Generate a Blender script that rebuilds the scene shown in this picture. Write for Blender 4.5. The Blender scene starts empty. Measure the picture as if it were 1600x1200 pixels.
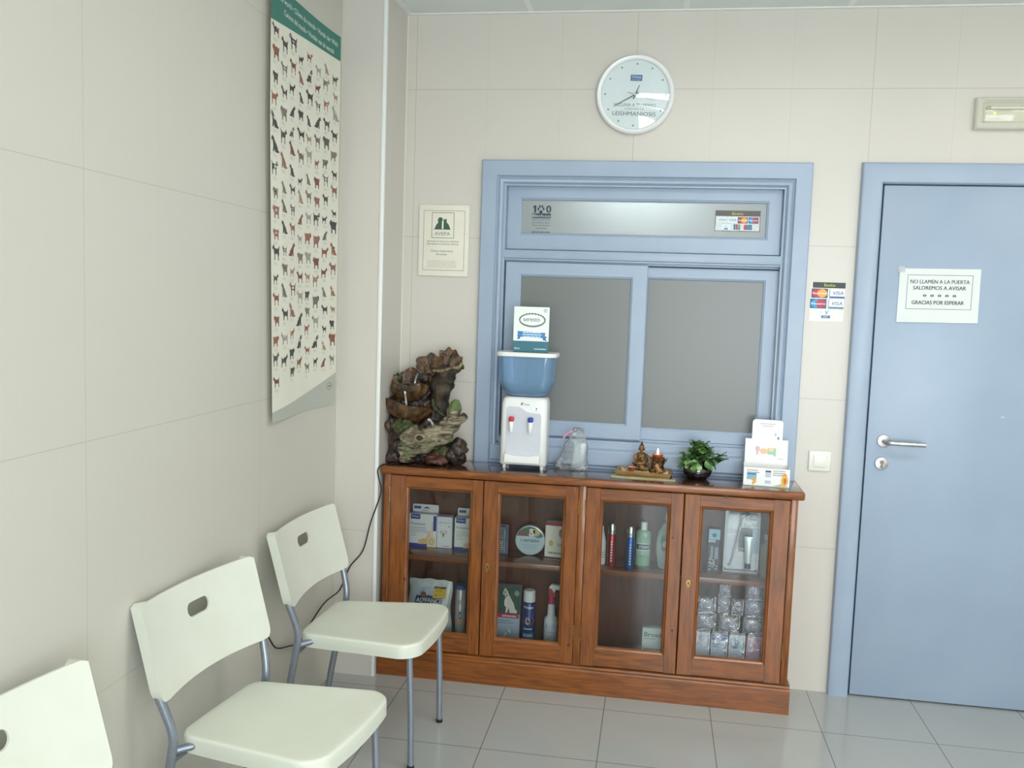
import bpy, bmesh, math, random
from mathutils import Vector, Matrix, noise, geometry
random.seed(7)
PI = math.pi
scene = bpy.context.scene
COL = scene.collection

# ------------------------------------------------------------------ camera
CAM = Vector((0.567150, -3.716597, 1.535882))
YAW, PITCH, ROLL, FPX = 0.1566106, -0.0907799, 0.0340493, 1415.6456
_cy, _sy, _cp, _sp = math.cos(YAW), math.sin(YAW), math.cos(PITCH), math.sin(PITCH)
FW = Vector((-_sy*_cp, _cy*_cp, _sp)); _r = Vector((_cy, _sy, 0)); _u = _r.cross(FW)
RT = math.cos(ROLL)*_r + math.sin(ROLL)*_u
UP = -math.sin(ROLL)*_r + math.cos(ROLL)*_u
cam_d = bpy.data.cameras.new('camera'); cam = bpy.data.objects.new('camera', cam_d); COL.objects.link(cam)
cam_d.sensor_fit = 'HORIZONTAL'; cam_d.sensor_width = 36; cam_d.lens = 36*FPX/1600
cam_d.clip_start = 0.05; cam_d.clip_end = 60
cam.matrix_world = Matrix(((RT.x, UP.x, -FW.x, CAM.x), (RT.y, UP.y, -FW.y, CAM.y), (RT.z, UP.z, -FW.z, CAM.z), (0, 0, 0, 1)))
scene.camera = cam

def at(u, v, ax, val):
    """the point where the sight line of a photo point meets the plane axis=val"""
    d = FW*FPX + RT*(u-800) - UP*(v-600)
    t = (val-CAM[ax])/d[ax]
    return CAM + d*t

# ------------------------------------------------------------------ view, world
scene.view_settings.view_transform = 'Standard'
scene.view_settings.look = 'None'
scene.view_settings.gamma = 1
scene.view_settings.use_curve_mapping = False
scene.view_settings.exposure = -0.04
world = bpy.data.worlds.new('world'); scene.world = world; world.use_nodes = True
world.node_tree.nodes['Background'].inputs[0].default_value = (0.80, 0.90, 1.0, 1)
world.node_tree.nodes['Background'].inputs[1].default_value = 1.0
LAMP = 6.9          # strength of the ceiling luminaires
DAY = 125           # watts of daylight through the shop window behind the viewer
al = bpy.data.lights.new('daylight', 'AREA'); al.shape = 'RECTANGLE'; al.size = 2.2; al.size_y = 2.0; al.energy = DAY
al.color = (0.86, 0.94, 1.0)
alo = bpy.data.objects.new('daylight', al); COL.objects.link(alo)
alo.location = (1.6, -5.55, 1.35); alo.rotation_euler = (PI/2, 0, 0)

# ------------------------------------------------------------------ room numbers
XL, XC, YC, H = -0.679, -0.503, -0.284, 2.692
XR, YR = 3.3, -5.5

# ------------------------------------------------------------------ colours / materials
def lin(h):
    h = h.lstrip('#'); o = []
    for i in (0, 2, 4):
        c = int(h[i:i+2], 16)/255
        o.append(c/12.92 if c <= .04045 else ((c+.055)/1.055)**2.4)
    return (*o, 1)
_mc = {}
def mat(name, hexc, rough=.5, metal=0, spec=.5, coat=0, emit=None, estr=0, trans=0):
    m = bpy.data.materials.new(name); m.use_nodes = True
    b = m.node_tree.nodes['Principled BSDF']
    b.inputs['Base Color'].default_value = lin(hexc); b.inputs['Roughness'].default_value = rough
    b.inputs['Metallic'].default_value = metal; b.inputs['Specular IOR Level'].default_value = spec
    b.inputs['Coat Weight'].default_value = coat; b.inputs['Coat Roughness'].default_value = .08
    b.inputs['Transmission Weight'].default_value = trans
    if emit: b.inputs['Emission Color'].default_value = lin(emit); b.inputs['Emission Strength'].default_value = estr
    return m
def nt(m): return m.node_tree.nodes, m.node_tree.links, m.node_tree.nodes['Principled BSDF']
def pm(hexc, rough=.45):
    k = (hexc, rough)
    if k not in _mc: _mc[k] = noisy('print_'+hexc.lstrip('#'), hexc, hexc, 60, rough)
    return _mc[k]
def noisy(name, ca, cb, scale, rough, stretch=(1, 1, 1), bump=0, detail=6, coat=0, lo=.35, hi=.65, metal=0, spec=.5, bscale=None, dist=0):
    m = mat(name, ca, rough, metal, spec, coat); n, l, b = nt(m)
    tc = n.new('ShaderNodeTexCoord'); mp = n.new('ShaderNodeMapping'); mp.inputs['Scale'].default_value = stretch
    nz = n.new('ShaderNodeTexNoise'); nz.inputs['Scale'].default_value = scale; nz.inputs['Detail'].default_value = detail
    nz.inputs['Distortion'].default_value = dist
    cr = n.new('ShaderNodeValToRGB'); cr.color_ramp.elements[0].color = lin(ca); cr.color_ramp.elements[1].color = lin(cb)
    cr.color_ramp.elements[0].position = lo; cr.color_ramp.elements[1].position = hi
    l.new(tc.outputs['Object'], mp.inputs[0]); l.new(mp.outputs[0], nz.inputs['Vector']); l.new(nz.outputs['Fac'], cr.inputs[0])
    l.new(cr.outputs[0], b.inputs['Base Color'])
    if bump:
        nb = n.new('ShaderNodeTexNoise'); nb.inputs['Scale'].default_value = bscale or scale; nb.inputs['Detail'].default_value = 5
        l.new(mp.outputs[0], nb.inputs['Vector'])
        bp = n.new('ShaderNodeBump'); bp.inputs['Strength'].default_value = bump; bp.inputs['Distance'].default_value = .004
        l.new(nb.outputs['Fac'], bp.inputs['Height']); l.new(bp.outputs[0], b.inputs['Normal'])
    return m

def tile_mat(name, base, base2, joint, ax, ox, oz, w1, w2, hz, lw, rough, coat=0, weak=.35, nscale=3):
    """tiled surface: joints as thin lines along axis pair ax, weak joints every w1, full joints every w2 and hz"""
    m = mat(name, base, rough, 0, .5, coat); n, l, b = nt(m)
    tc = n.new('ShaderNodeTexCoord'); sp = n.new('ShaderNodeSeparateXYZ'); l.new(tc.outputs['Object'], sp.inputs[0])
    def M(op, a, bv=None, c=None):
        x = n.new('ShaderNodeMath'); x.operation = op
        for i, q in enumerate((a, bv, c)):
            if q is None: continue
            if isinstance(q, (int, float)): x.inputs[i].default_value = q
            else: l.new(q, x.inputs[i])
        return x.outputs[0]
    def line(src, off, per, width):
        f = M('FRACT', M('DIVIDE', M('SUBTRACT', src, off-per*50), per))
        d = M('ABSOLUTE', M('SUBTRACT', f, .5))          # .5 at the joint
        return M('GREATER_THAN', d, .5-width/per/2)
    a, c = sp.outputs[ax[0]], sp.outputs[ax[1]]
    f = line(c, oz, hz, lw)
    f = M('MAXIMUM', f, line(a, ox, w2, lw))
    if w1: f = M('MAXIMUM', f, M('MULTIPLY', line(a, ox, w1, lw), weak))
    nz = n.new('ShaderNodeTexNoise'); nz.inputs['Scale'].default_value = nscale; nz.inputs['Detail'].default_value = 4
    l.new(tc.outputs['Object'], nz.inputs['Vector'])
    wv = n.new('ShaderNodeTexNoise'); wv.inputs['Scale'].default_value = 120; wv.inputs['Detail'].default_value = 2
    mpp = n.new('ShaderNodeMapping'); mpp.inputs['Scale'].default_value = (1, 1, .08)
    l.new(tc.outputs['Object'], mpp.inputs[0]); l.new(mpp.outputs[0], wv.inputs['Vector'])
    mx = n.new('ShaderNodeMix'); mx.data_type = 'RGBA'; mx.inputs[6].default_value = lin(base); mx.inputs[7].default_value = lin(base2)
    l.new(M('ADD', M('MULTIPLY', nz.outputs['Fac'], .6), M('MULTIPLY', wv.outputs['Fac'], .4)), mx.inputs[0])
    m2 = n.new('ShaderNodeMix'); m2.data_type = 'RGBA'; m2.inputs[7].default_value = lin(joint)
    l.new(mx.outputs[2], m2.inputs[6]); l.new(f, m2.inputs[0]); l.new(m2.outputs[2], b.inputs['Base Color'])
    bp = n.new('ShaderNodeBump'); bp.inputs['Strength'].default_value = .35; bp.inputs['Distance'].default_value = .001; bp.invert = True
    l.new(f, bp.inputs['Height']); l.new(bp.outputs[0], b.inputs['Normal'])
    return m

def clear(name, tint='#ffffff', fac=.06, rough=.02, gloss='#ffffff', milky=0, milk='#ffffff', bump=0, bs=30):
    """thin see-through sheet: straight-through light plus a fresnel reflection"""
    m = bpy.data.materials.new(name); m.use_nodes = True; n = m.node_tree.nodes; l = m.node_tree.links; n.clear()
    out = n.new('ShaderNodeOutputMaterial'); tr = n.new('ShaderNodeBsdfTransparent'); tr.inputs[0].default_value = lin(tint)
    gl = n.new('ShaderNodeBsdfGlossy'); gl.inputs['Roughness'].default_value = rough; gl.inputs['Color'].default_value = lin(gloss)
    lw = n.new('ShaderNodeFresnel'); lw.inputs['IOR'].default_value = 1.45
    ad = n.new('ShaderNodeMath'); ad.operation = 'ADD'; ad.inputs[1].default_value = fac; ad.use_clamp = True
    l.new(lw.outputs[0], ad.inputs[0])
    src = tr.outputs[0]
    if milky:
        df = n.new('ShaderNodeBsdfPrincipled'); df.inputs['Base Color'].default_value = lin(milk); df.inputs['Roughness'].default_value = .4
        mm = n.new('ShaderNodeMixShader'); mm.inputs[0].default_value = milky; l.new(tr.outputs[0], mm.inputs[1]); l.new(df.outputs[0], mm.inputs[2]); src = mm.outputs[0]
    mx = n.new('ShaderNodeMixShader'); l.new(ad.outputs[0], mx.inputs[0]); l.new(src, mx.inputs[1]); l.new(gl.outputs[0], mx.inputs[2])
    if bump:
        tc = n.new('ShaderNodeTexCoord'); nz = n.new('ShaderNodeTexNoise'); nz.inputs['Scale'].default_value = bs; nz.inputs['Detail'].default_value = 3
        nz.inputs['Distortion'].default_value = 1.2
        bp = n.new('ShaderNodeBump'); bp.inputs['Strength'].default_value = bump; bp.inputs['Distance'].default_value = .01
        l.new(tc.outputs['Object'], nz.inputs['Vector']); l.new(nz.outputs['Fac'], bp.inputs['Height']); l.new(bp.outputs[0], gl.inputs['Normal'])
    l.new(mx.outputs[0], out.inputs[0])
    return m

M = {}
M['wall_b'] = tile_mat('beige_wall_tile', '#d1cbc2', '#d7d1c8', '#b9b2a6', (0, 2), .437, 2.392, .2995, .8985, .6, .0022, .33, weak=.3)
M['wall_l'] = tile_mat('beige_wall_tile_shaded', '#c9c6bb', '#cfccc1', '#b6b2a6', (1, 2), -1.89, 2.392, .2995, .8985, .6, .0018, .36, weak=.2)  # same tile as the back wall, its dimmer light put into the colour
M['floor'] = tile_mat('grey_floor_tile', '#a9aba8', '#b3b5b2', '#77766f', (0, 1), .035, -.37, 0, .4, .4, .0035, .16, coat=.3, nscale=5)
M['ceil'] = tile_mat('ceiling_tile', '#dfe6e2', '#e6ebe8', '#f4f4f1', (0, 1), .01, -.615, 0, .61, .61, .022, .6)
M['alum'] = mat('white_corner_profile', '#eef0ee', .3)
M['blue'] = noisy('blue_paint', '#9eaec3', '#a3b3c7', 6, .36)
M['bluedoor'] = noisy('blue_door_laminate', '#98a9be', '#9daec2', 4, .34)
M['gap'] = mat('gap_shade_dark', '#2a2d36', .8)  # dark colour standing in for shade in the door gap and keyhole
M['white'] = mat('white_plastic', '#f1f1ef', .3, coat=.2)
M['chair'] = noisy('offwhite_chair_plastic', '#dcdfd0', '#e0e3d5', 9, .34, bump=.03, bscale=300)
M['chairback'] = noisy('offwhite_back_plastic', '#dcded1', '#e0e2d6', 9, .36, bump=.03, bscale=300)
M['tube'] = noisy('silver_grey_tube', '#8d949f', '#979ea9', 200, .32, metal=.55)
M['rubber'] = mat('black_rubber', '#1c1c1e', .6)
WA, WB = '#5e320c', '#9a5720'
M['wood_h'] = noisy('wood_grain_across', WA, WB, 9, .3, (1, 6, 9), coat=.25, lo=.25, hi=.75, dist=.6, bump=.05)
M['wood_v'] = noisy('wood_grain_up', WA, WB, 9, .3, (9, 6, 1), coat=.25, lo=.25, hi=.75, dist=.6, bump=.05)
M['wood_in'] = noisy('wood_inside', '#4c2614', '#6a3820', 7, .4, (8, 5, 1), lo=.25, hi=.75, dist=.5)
M['wood_shelf'] = noisy('wood_shelf', '#6b3a1e', '#8a5231', 7, .25, (1, 5, 8), coat=.4, lo=.25, hi=.75, dist=.5)
M['wood_top'] = noisy('dark_polished_top', '#38241c', '#4a3024', 9, .16, (1, 7, 9), coat=.8, lo=.25, hi=.75, dist=.6)
M['brass'] = noisy('aged_brass', '#b89a5a', '#8d7440', 80, .35, metal=.8)
M['steel'] = noisy('brushed_steel', '#b8b6b4', '#cfcdcb', 60, .28, metal=.95)
M['glass'] = clear('cabinet_glass', '#f4f6f5', -.012, .02)
M['cream'] = noisy('cream_plastic', '#dad8ca', '#dedccf', 10, .4)
M['paper'] = noisy('white_paper', '#e2e7e5', '#dfe4e2', 15, .55)
M['cpaper'] = noisy('cream_paper', '#ece7d8', '#e8e3d2', 12, .6)
M['black'] = mat('black_cable', '#19191b', .45)

# ------------------------------------------------------------------ object helpers
MW = {}
def thing(name, label, cat, loc=(0, 0, 0), rz=0, group=None, kind=None):
    o = bpy.data.objects.new(name, None); COL.objects.link(o); o.empty_display_size = .05
    o.location = loc; o.rotation_euler = (0, 0, rz)
    if kind: o['kind'] = kind
    o['label'] = label; o['category'] = cat
    if group: o['group'] = group
    MW[o.name] = Matrix.Translation(Vector(loc)) @ Matrix.Rotation(rz, 4, 'Z')
    return o
def struct(name, label=None, loc=(0, 0, 0)):
    o = bpy.data.objects.new(name, None); COL.objects.link(o); o['kind'] = 'structure'; o.location = loc
    o['category'] = name.split('_')[0]
    if label: o['label'] = label
    MW[o.name] = Matrix.Translation(Vector(loc)); return o
def finish(name, bm, mats, smooth, angle=40):
    me = bpy.data.meshes.new(name)
    bmesh.ops.recalc_face_normals(bm, faces=bm.faces[:]) if smooth != 'print' else None
    bm.to_mesh(me); bm.free()
    for m in (mats if isinstance(mats, (list, tuple)) else [mats]): me.materials.append(m)
    if smooth is True:
        me.shade_smooth()
        try: me.set_sharp_from_angle(angle=math.radians(angle))
        except Exception: pass
    return me
def part(name, bm, mats, parent, smooth=True, local=False, label=None, angle=40):
    me = bm if isinstance(bm, bpy.types.Mesh) else finish(name, bm, mats, smooth, angle)
    o = bpy.data.objects.new(name, me); COL.objects.link(o)
    MW[o.name] = MW[parent.name]
    if not local: me.transform(MW[parent.name].inverted())
    o.parent = parent
    if label: o['label'] = label
    return o
def single(name, bm, mats, label, cat, base=(0, 0, 0), group=None, kind=None, smooth=True, angle=40):
    me = bm if isinstance(bm, bpy.types.Mesh) else finish(name, bm, mats, smooth, angle)
    me.transform(Matrix.Translation(-Vector(base)))
    o = bpy.data.objects.new(name, me); COL.objects.link(o); o.location = base
    MW[o.name] = Matrix.Translation(Vector(base))
    o['label'] = label; o['category'] = cat
    if group: o['group'] = group
    if kind: o['kind'] = kind
    return o
def structmesh(name, bm, mats, smooth=False, label=None):
    me = finish(name, bm, mats, smooth); o = bpy.data.objects.new(name, me); COL.objects.link(o); o['kind'] = 'structure'
    o['category'] = name.split('_')[0]
    if label: o['label'] = label
    MW[o.name] = Matrix.Identity(4); return o
def copy_tree(o, parent=None):
    c = o.copy(); COL.objects.link(c)
    if parent: c.parent = parent
    for ch in [x for x in bpy.data.objects if x.parent == o]: copy_tree(ch, c)
    return c

# ------------------------------------------------------------------ shape helpers
def B(): return bmesh.new()
def box(bm, x0, x1, y0, y1, z0, z1, r=0, seg=2, mi=0, rot=None):
    n0 = len(bm.verts)
    g = bmesh.ops.create_cube(bm, size=1)['verts']
    for v in g: v.co = Vector(((x0+x1)/2+v.co.x*(x1-x0), (y0+y1)/2+v.co.y*(y1-y0), (z0+z1)/2+v.co.z*(z1-z0)))
    fs = {f for v in g for f in v.link_faces}
    for f in fs: f.material_index = mi
    if r:
        r = min(r, abs(x1-x0)*.49, abs(y1-y0)*.49, abs(z1-z0)*.49)
        bmesh.ops.bevel(bm, geom=list({e for v in g for e in v.link_edges}), offset=r, segments=seg, profile=.5, affect='EDGES', material=-1)
    if rot is not None:
        bm.verts.ensure_lookup_table()
        for v in bm.verts[n0:]: v.co = rot @ v.co
def ring_skin(bm, rings, mi=0, cap=(True, True), closed=False):
    vs = [[bm.verts.new(p) for p in r] for r in rings]; n = len(rings[0]); k = len(vs)
    for i in range(k if closed else k-1):
        a, b = vs[i], vs[(i+1) % k]
        for j in range(n):
            f = bm.faces.new((a[j], a[(j+1) % n], b[(j+1) % n], b[j])); f.material_index = mi
    if not closed:
        for c, r in ((cap[0], vs[0]), (cap[1], vs[-1])):
            if c:
                f = bm.faces.new(r); f.material_index = mi
    return vs
def smoothpath(pts, sub=6):
    pts = [Vector(p) for p in pts]
    if len(pts) < 3: return pts
    q = [pts[0]*2-pts[1]] + pts + [pts[-1]*2-pts[-2]]; out = []
    for i in range(1, len(q)-2):
        p0, p1, p2, p3 = q[i-1:i+3]
        for k in range(sub):
            t = k/sub
            out.append(.5*((2*p1)+(p2-p0)*t+(2*p0-5*p1+4*p2-p3)*t*t+(3*p1-p0-3*p2+p3)*t**3))
    out.append(pts[-1]); return out
def tube(bm, pts, r, seg=12, mi=0, smooth=0, cap=True):
    if smooth: pts = smoothpath(pts, smooth)
    pts = [Vector(p) for p in pts]; rings = []; N = len(pts)
    rr = r if isinstance(r, (list, tuple)) else None
    t0 = (pts[1]-pts[0]).normalized(); up = Vector((0, 0, 1)) if abs(t0.z) < .9 else Vector((0, 1, 0))
    a = t0.cross(up).normalized()
    for i, p in enumerate(pts):
        t = (pts[min(i+1, N-1)]-pts[max(i-1, 0)]).normalized()
        a = (a - t*a.dot(t)).normalized(); b = t.cross(a)
        if rr:
            q = i/(N-1)*(len(rr)-1); k0 = min(int(q), len(rr)-2); rad = rr[k0]+(rr[k0+1]-rr[k0])*(q-k0)
        else: rad = r
        rings.append([p + (a*math.cos(2*PI*k/seg)+b*math.sin(2*PI*k/seg))*rad for k in range(seg)])
    ring_skin(bm, rings, mi, (cap, cap))
def lathe(bm, prof, cx, cy, seg=32, mi=0, sx=1, sy=1, cap=(True, True)):
    rings = [[Vector((cx+r*sx*math.cos(2*PI*k/seg), cy+r*sy*math.sin(2*PI*k/seg), z)) for k in range(seg)] for r, z in prof]
    ring_skin(bm, rings, mi, cap)
def disc(bm, c, ax, r, h, seg=32, mi=0, bev=0):
    """short cylinder with axis vector ax starting at c"""
    ax = Vector(ax).normalized(); t = Vector((0, 0, 1)) if abs(ax.z) < .9 else Vector((1, 0, 0))
    a = ax.cross(t).normalized(); b = ax.cross(a); c = Vector(c)
    prof = [(r, 0), (r, h)] if not bev else [(r, 0), (r, h-bev), (r-bev*.3, h-bev*.3), (r-bev, h)]
    ring_skin(bm, [[c+ax*hh+(a*math.cos(2*PI*k/seg)+b*math.sin(2*PI*k/seg))*rr for k in range(seg)] for rr, hh in prof], mi)
def prism(bm, pts, fn, d0, d1, mi=0):
    """outline pts (u,v) -> fn(u,v,d), solid between depths d0 and d1"""
    ring_skin(bm, [[fn(u, v, d0) for u, v in pts], [fn(u, v, d1) for u, v in pts]], mi)
def rrect(w, h, r, k=5, cx=0, cy=0):
    o = []
    for qx, qy, a0 in ((1, 1, 0), (-1, 1, 90), (-1, -1, 180), (1, -1, 270)):
        for i in range(k+1):
            a = math.radians(a0+90*i/k); o.append((cx+qx*(w/2-r)+r*math.cos(a), cy+qy*(h/2-r)+r*math.sin(a)))
    return o
def ellipsoid(bm, c, rx, ry, rz, sub=3, mi=0, amp=0, fr=20, rot=None, ridge=0):
    g = bmesh.ops.create_icosphere(bm, subdivisions=sub, radius=1)['verts']; c = Vector(c)
    for v in g:
        p = v.co.copy(); q = Vector((p.x*rx, p.y*ry, p.z*rz))
        if rot is not None: q = rot @ q
        if amp:
            s = noise.fractal((q+c)*fr, 1.0, 2.0, 4); q += q.normalized()*s*amp
        v.co = c+q
    for f in {f for v in g for f in v.link_faces}: f.material_index = mi
def fuse(bm, voxel, smooth_it=2):
    """one continuous surface out of overlapping volumes"""
    bmesh.ops.recalc_face_normals(bm, faces=bm.faces[:])
    me = bpy.data.meshes.new('tmp'); bm.to_mesh(me); bm.free()
    ob = bpy.data.objects.new('tmp', me); COL.objects.link(ob)
    md = ob.modifiers.new('r', 'REMESH'); md.mode = 'VOXEL'; md.voxel_size = voxel
    if smooth_it:
        sm = ob.modifiers.new('s', 'SMOOTH'); sm.iterations = smooth_it; sm.factor = .5
    dg = bpy.context.evaluated_depsgraph_get(); dg.update()
    out = bpy.data.meshes.new_from_object(ob.evaluated_get(dg))
    bpy.data.objects.remove(ob); bpy.data.meshes.remove(me)
    b2 = bmesh.new(); b2.from_mesh(out); bpy.data.meshes.remove(out); return b2
_tc = {}
def textmesh(s, bold):
    k = (s, bold)
    if k not in _tc:
        cu = bpy.data.curves.new('t', 'FONT'); cu.body = s; cu.size = 1; cu.offset = bold; cu.resolution_u = 3
        ob = bpy.data.objects.new('t', cu); me = bpy.data.meshes.new_from_object(ob)
        _tc[k] = ([v.co.copy() for v in me.vertices], [tuple(p.vertices) for p in me.polygons])
        bpy.data.objects.remove(ob); bpy.data.curves.remove(cu); bpy.data.meshes.remove(me)
    return _tc[k]
class Pr:
    """ink on a surface; mp(u, v, n) gives the place of surface point u,v lifted n"""
    def __init__(s, mp, lift=.0003, step=.00004): s.mp = mp; s.bm = bmesh.new(); s.mats = []; s.n = 0; s.lift = lift; s.step = step
    def mi(s, h):
        if h not in s.mats: s.mats.append(h)
        return s.mats.index(h)
    def h(s): s.n += 1; return s.lift+s.step*min(s.n, 80)
    def rect(s, u0, v0, u1, v1, c, nx=1, ny=1):
        h = s.h(); m = s.mi(c)
        g = [[s.bm.verts.new(s.mp(u0+(u1-u0)*i/nx, v0+(v1-v0)*j/ny, h)) for i in range(nx+1)] for j in range(ny+1)]
        for j in range(ny):
            for i in range(nx): s.bm.faces.new((g[j][i], g[j][i+1], g[j+1][i+1], g[j+1][i])).material_index = m
    def poly(s, pts, c, keep=False):
        h = s.lift+s.step*s.n if keep else s.h(); m = s.mi(c)
        vs = [s.bm.verts.new(s.mp(u, v, h)) for u, v in pts]
        for t in geometry.tessellate_polygon([[Vector((u, v, 0)) for u, v in pts]]):
            try:
                f = s.bm.faces.new([vs[i] for i in t]); f.material_index = m
                f.normal_update()
            except ValueError: pass
    def ell(s, cu, cv, ru, rv, c, k=24, keep=False): s.poly([(cu+ru*math.cos(2*PI*i/k), cv+rv*math.sin(2*PI*i/k)) for i in range(k)], c, keep)
    def ring(s, cu, cv, ru, rv, w, c, k=28):
        h = s.h(); m = s.mi(c)
        a = [[s.bm.verts.new(s.mp(cu+(ru-q)*math.cos(2*PI*i/k), cv+(rv-q)*math.sin(2*PI*i/k), h)) for i in range(k)] for q in (0, w)]
        for i in range(k): s.bm.faces.new((a[0][i], a[0][(i+1) % k], a[1][(i+1) % k], a[1][i])).material_index = m
    def frame(s, u0, v0, u1, v1, w, c):
        for q in ((u0, v0, u1, v0+w), (u0, v1-w, u1, v1), (u0, v0+w, u0+w, v1-w), (u1-w, v0+w, u1, v1-w)): s.rect(*q, c); s.n -= 1
        s.n += 1
    def text(s, t, u, v, size, c, al='C', bold=0, shear=0, width=None, sy=1, rot=0):
        if bold:      # heavier letters: the same outline struck again a hair to the side
            for k in (-1, 1): s.text(t, u+k*bold*size*.5, v, size, c, al, 0, shear, width, sy, rot)
        vs, fs = textmesh(t, 0); h = s.h(); m = s.mi(c)
        if not vs: return
        x0 = min(p.x for p in vs); x1 = max(p.x for p in vs); sx = size if width is None else width/(x1-x0)
        ou = {'C': (x0+x1)/2, 'L': x0, 'R': x1}[al]; cr, sr = math.cos(rot), math.sin(rot)
        nv = []
        for p in vs:
            a = (p.x-ou)*sx + shear*p.y*size; b = p.y*size*sy
            nv.append(s.bm.verts.new(s.mp(u+a*cr-b*sr, v+a*sr+b*cr, h)))
        for f in fs:
            try: s.bm.faces.new([nv[i] for i in f]).material_index = m
            except ValueError: pass
    def lines(s, u0, u1, v, rows, dv, th, c, rag=.25, center=False):
        for i in range(rows):
            x = u0; e = u1-(u1-u0)*random.random()*rag; sh = (u1-e)/2 if center else 0
            while x < e:
                w = min(random.uniform(.06, .2)*(u1-u0), e-x); s.rect(x+sh, v-i*dv, x+w+sh, v-i*dv+th, c); s.n -= 1; x += w+.025*(u1-u0)
    def out(s, name, parent, **k):
        bmesh.ops.recalc_face_normals(s.bm, faces=s.bm.faces[:]) if False else None
        me = finish(name, s.bm, [pm(c) for c in s.mats], 'print')
        return part(name, me, None, parent, **k)
def flat(o, u, v):
    o, u, v = Vector(o), Vector(u).normalized(), Vector(v).normalized(); n = u.cross(v)
    return lambda a, b, h: o+u*a+v*b+n*h
def cyl(cx, cy, z0, R): return lambda u, v, h: Vector((cx+(R+h)*math.sin(u/R), cy-(R+h)*math.cos(u/R), z0+v))
X, Y, Z = Vector((1, 0, 0)), Vector((0, 1, 0)), Vector((0, 0, 1))

# ================================================================== SETTING
WX0, WX1, WZ0, WZ1 = -.08, 1.045, .88, 2.03          # hatch opening
DX0, DX1, DZ1 = 1.385, 2.25, 2.045                   # door opening
bm = B()
for q in ((XC, WX0, 0, H), (WX0, WX1, 0, WZ0), (WX0, WX1, WZ1, H), (WX1, DX0, 0, H), (DX0, DX1, DZ1, H), (DX1, XR+.1, 0, H)):
    box(bm, q[0], q[1], 0, .12, q[2], q[3])
structmesh('wall_back', bm, M['wall_b'])
bm = B(); box(bm, XL-.12, XL, YR-.12, .12, 0, H); structmesh('wall_left', bm, M['wall_l'])
bm = B(); box(bm, XL, XC, YC, .12, 0, H); structmesh('wall_column', bm, [tile_mat('beige_column_tile', '#cfc9c0', '#d5cfc6', '#b9b2a6', (0, 2), .437, .6, 0, 9, 3.6, .0020, .34)], label='tiled column in the corner between left and back wall')
bm = B(); box(bm, XR, XR+.1, YR, 0, 0, H); structmesh('wall_right', bm, M['wall_l'])
bm = B()
for q in ((XL, .3, 0, H), (2.7, XR+.1, 0, H), (.3, 2.7, 0, .3), (.3, 2.7, 2.4, H)): box(bm, q[0], q[1], YR-.12, YR, q[2], q[3])
structmesh('wall_front', bm, M['wall_b'])
bm = B(); box(bm, XL-.12, XR+.1, YR-.12, 2.2, -.1, 0); structmesh('floor', bm, M['floor'])
bm = B(); box(bm, XL-.12, XR+.1, YR-.12, .12, H, H+.1); structmesh('ceiling', bm, M['ceil'])
# the room behind the hatch
bm = B(); box(bm, -.6, 2.4, 2.0, 2.1, 0, H); box(bm, -.7, -.6, .12, 2.1, 0, H); box(bm, 2.4, 2.5, .12, 2.1, 0, H); box(bm, -.7, 2.5, .12, 2.1, H, H+.1)
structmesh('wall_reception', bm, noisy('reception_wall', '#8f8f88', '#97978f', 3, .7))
# shop window behind the viewer
w2 = struct('window_2', 'shop window in the front wall', (1.5, YR, 1.35))
bm = B()
for q in ((.3, .36, .3, 2.4), (2.64, 2.7, .3, 2.4), (.36, 2.64, .3, .36), (.36, 2.64, 2.34, 2.4), (1.47, 1.53, .36, 2.34)): box(bm, q[0], q[1], YR-.09, YR-.03, q[2], q[3], .004)
part('window_frame', bm, M['alum'], w2)
bm = B(); box(bm, .36, 2.64, YR-.075, YR-.07, .36, 2.34); part('glass_pane', bm, M['glass'], w2)
# white corner profile of the column, corner bead at left wall, dark line under ceiling
bm = B(); box(bm, XC-.013, XC+.002, YC-.004, YC+.013, 0, H, .003); structmesh('trim_1', bm, M['alum'], True)
bm = B(); box(bm, XL, XL+.004, YC-.004, YC, 0, H-.005); structmesh('trim_2', bm, M['wall_b'])
bm = B(); box(bm, XC, XC+.003, -.003, 0, 0, H); structmesh('trim_3', bm, M['cpaper'])
bm = B(); box(bm, XC, XR, -.02, 0, H-.004, H, .001); box(bm, XC, XC+.02, YC, -.02, H-.004, H, .001); box(bm, XL, XC, YC-.02, YC, H-.004, H); box(bm, XL, XL+.02, YR, YC, H-.004, H)
structmesh('trim_4', bm, M['alum'])

# ---- hatch window
win = struct('window_1', 'blue framed reception hatch with frosted sliding panes', (.48, 0, .88))
def molded(bm, x0, x1, z0, z1, prof, sides='LRTB'):
    """mitred picture-frame: prof = list of (inset, y) from outer edge inwards"""
    rings = []
    for ins, y in prof:
        rings.append([Vector((x0+ins, y, z0+ins)), Vector((x1-ins, y, z0+ins)), Vector((x1-ins, y, z1-ins)), Vector((x0+ins, y, z1-ins))])
    ring_skin(bm, rings, closed=True)
bm = B()
molded(bm, -.169, 1.133, .80, 2.108, [(0, 0), (0, -.022), (.004, -.026), (.060, -.026), (.063, -.023), (.065, -.014), (.069, -.012), (.073, -.018), (.079, -.021), (.086, -.019), (.09, -.012), (.094, -.004), (.1, -.004), (.1, .09), (.09, .09), (.09, 0)])
part('window_frame', bm, M['blue'], win, angle=25)
FX0, FX1 = -.069, 1.033
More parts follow.
